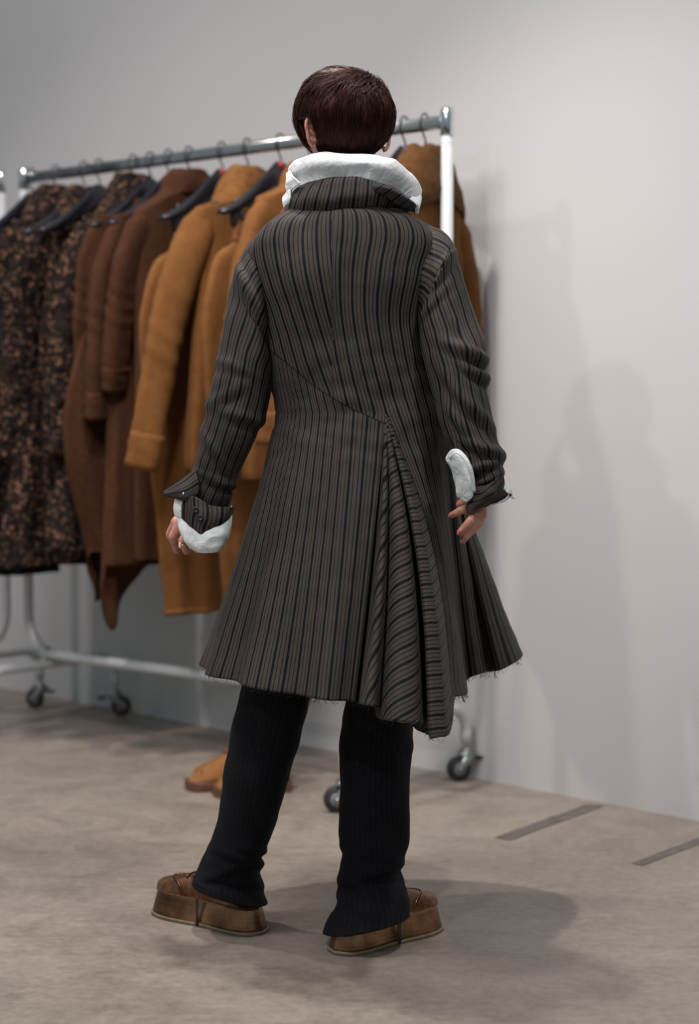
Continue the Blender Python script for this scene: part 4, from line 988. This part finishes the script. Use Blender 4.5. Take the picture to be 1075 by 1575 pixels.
# --- platform shoes
TOP = [.056, .060, .078, .105, .104, .095, .088, .080, .070, .056]
def shoe(heel, toe, mirror, laces):
    f = toe-heel; L = np.linalg.norm(f); f /= L; s = np.array([-f[1], f[0], 0])
    k = [0, .03, .10, .25, .42, .6, .76, .88, .96, 1.0]; wv = [.0, .024, .038, .043, .041, .047, .051, .044, .027, 0]
    def outline(q, grow):
        ts = (1-np.cos(np.linspace(0, PI, q)))/2; w_ = np.maximum(crn(k, wv, ts) + grow*np.sin(np.linspace(0, PI, q))**.3, 0)
        pts = [(x*(L+2*grow)-grow, y) for x, y in zip(ts, w_)] + [(x*(L+2*grow)-grow, -y) for x, y in list(zip(ts, w_))[::-1][1:-1]]
        return np.array([heel + f*x + s*y for x, y in pts]), np.array([min(1, max(0, x/L)) for x, y in pts])
    q = 36
    band = []
    for z, gr in ((.0065, .0), (.012, -.0005), (.03, -.004), (.048, -.008), (.053, -.009), (.055, -.013)): o, tx = outline(q, gr); band.append(o + Zv*z)
    sh = gridmesh('shoe', np.array(band), M['bronze_band'], person, closed=True, caps=True)
    sh['label'] = 'bronze metallic platform brogue, toe pointing ' + ('left' if not mirror else 'right')
    gridmesh('outsole', np.array([outline(q, .003)[0] + Zv*z for z in (.0005, .006, .0075)]), M['outsole'], sh, closed=True, caps=True)
    gridmesh('welt', np.array([outline(q, g)[0] + Zv*z for g, z in ((-.012, .050), (-.0095, .0515), (-.0095, .0545), (-.015, .0565))]), M['bronze'], sh, closed=True)
    # upper as arches over the last
    xs = np.linspace(.13, .985, 60); top = crn([0, .1, .25, .38, .5, .62, .74, .86, .95, 1.0], TOP, xs); wd_ = crn(k, wv, xs)-.011
    g = []
    for x, tz, ww in zip(xs, top, wd_):
        row = []
        for a in np.linspace(0, PI, 29):
            row.append(heel + f*x*L + s*max(.003, ww)*math.copysign(abs(math.cos(a))**.7, math.cos(a)) + Zv*(.052 + (tz-.052)*math.sin(a)**.75))
        g.append(row)
    g = np.array(g); N = gnormals(g); g = g + N*(.0012*fnoise(g, 60, 4))[..., None]
    gridmesh('upper', g, M['bronze'], sh)
    def surf(x, a, lift=.001):
        tz = float(crn([0, .1, .25, .38, .5, .62, .74, .86, .95, 1.0], TOP, [x])[0]); ww = float(crn(k, wv, [x])[0])-.011+lift
        return heel + f*x*L + s*ww*math.copysign(abs(math.cos(a))**.7, math.cos(a)) + Zv*(.052 + (tz-.052+lift)*math.sin(a)**.75)
    # wing-tip seam with perforations
    wing = [surf(.80-.16*abs(math.cos(a))**1.5 + .03*math.exp(-((a-PI/2)/.25)**2), a, .0015) for a in np.linspace(.12, PI-.12, 44)]
    tube('wing_tip_seam', wing, .0011, M['bronze_band'], sh, 6)
    dots = [capsule(p - Zv*.0003, p + Zv*.0006, .0013, .0010, 6, 2) for p in [surf(.815-.16*abs(math.cos(a))**1.5, a, .0008) for a in np.linspace(.15, PI-.15, 34)]]
    joinmesh('perforations', dots, M['thread'], sh, stuff=True)
    if laces:
        for i in range(5):
            x = .42+.055*i; tube('lace', [surf(x, PI/2+d, .004 - abs(d)*.002) for d in np.linspace(-.5, .5, 7)], .0022, M['bronze_band'], sh, 7)
        tube('lace_bow', [surf(.40, PI/2-.3, .006), surf(.42, PI/2-.6, .012), surf(.47, PI/2-.7, .006), surf(.44, PI/2-.2, .010), surf(.40, PI/2+.4, .012), surf(.46, PI/2+.7, .006)], .002, M['bronze_band'], sh, 7)
    # dangling loose thread tag at the side
    p = heel + f*L*.46 + (s if f[0] < 0 else -s)*.046
    thr = [tube_pts([p + Zv*.06 + f*i*.003, p + Zv*.03 + f*(i*.003+random.gauss(0, .002)), p + Zv*.002 + f*i*.003], .0009, 5) for i in range(3)]
    joinmesh('loose_threads', thr, M['thread'], sh, stuff=True)
shoe(SHOES[0][0], SHOES[0][1], False, True); shoe(SHOES[1][0], SHOES[1][1], True, False)
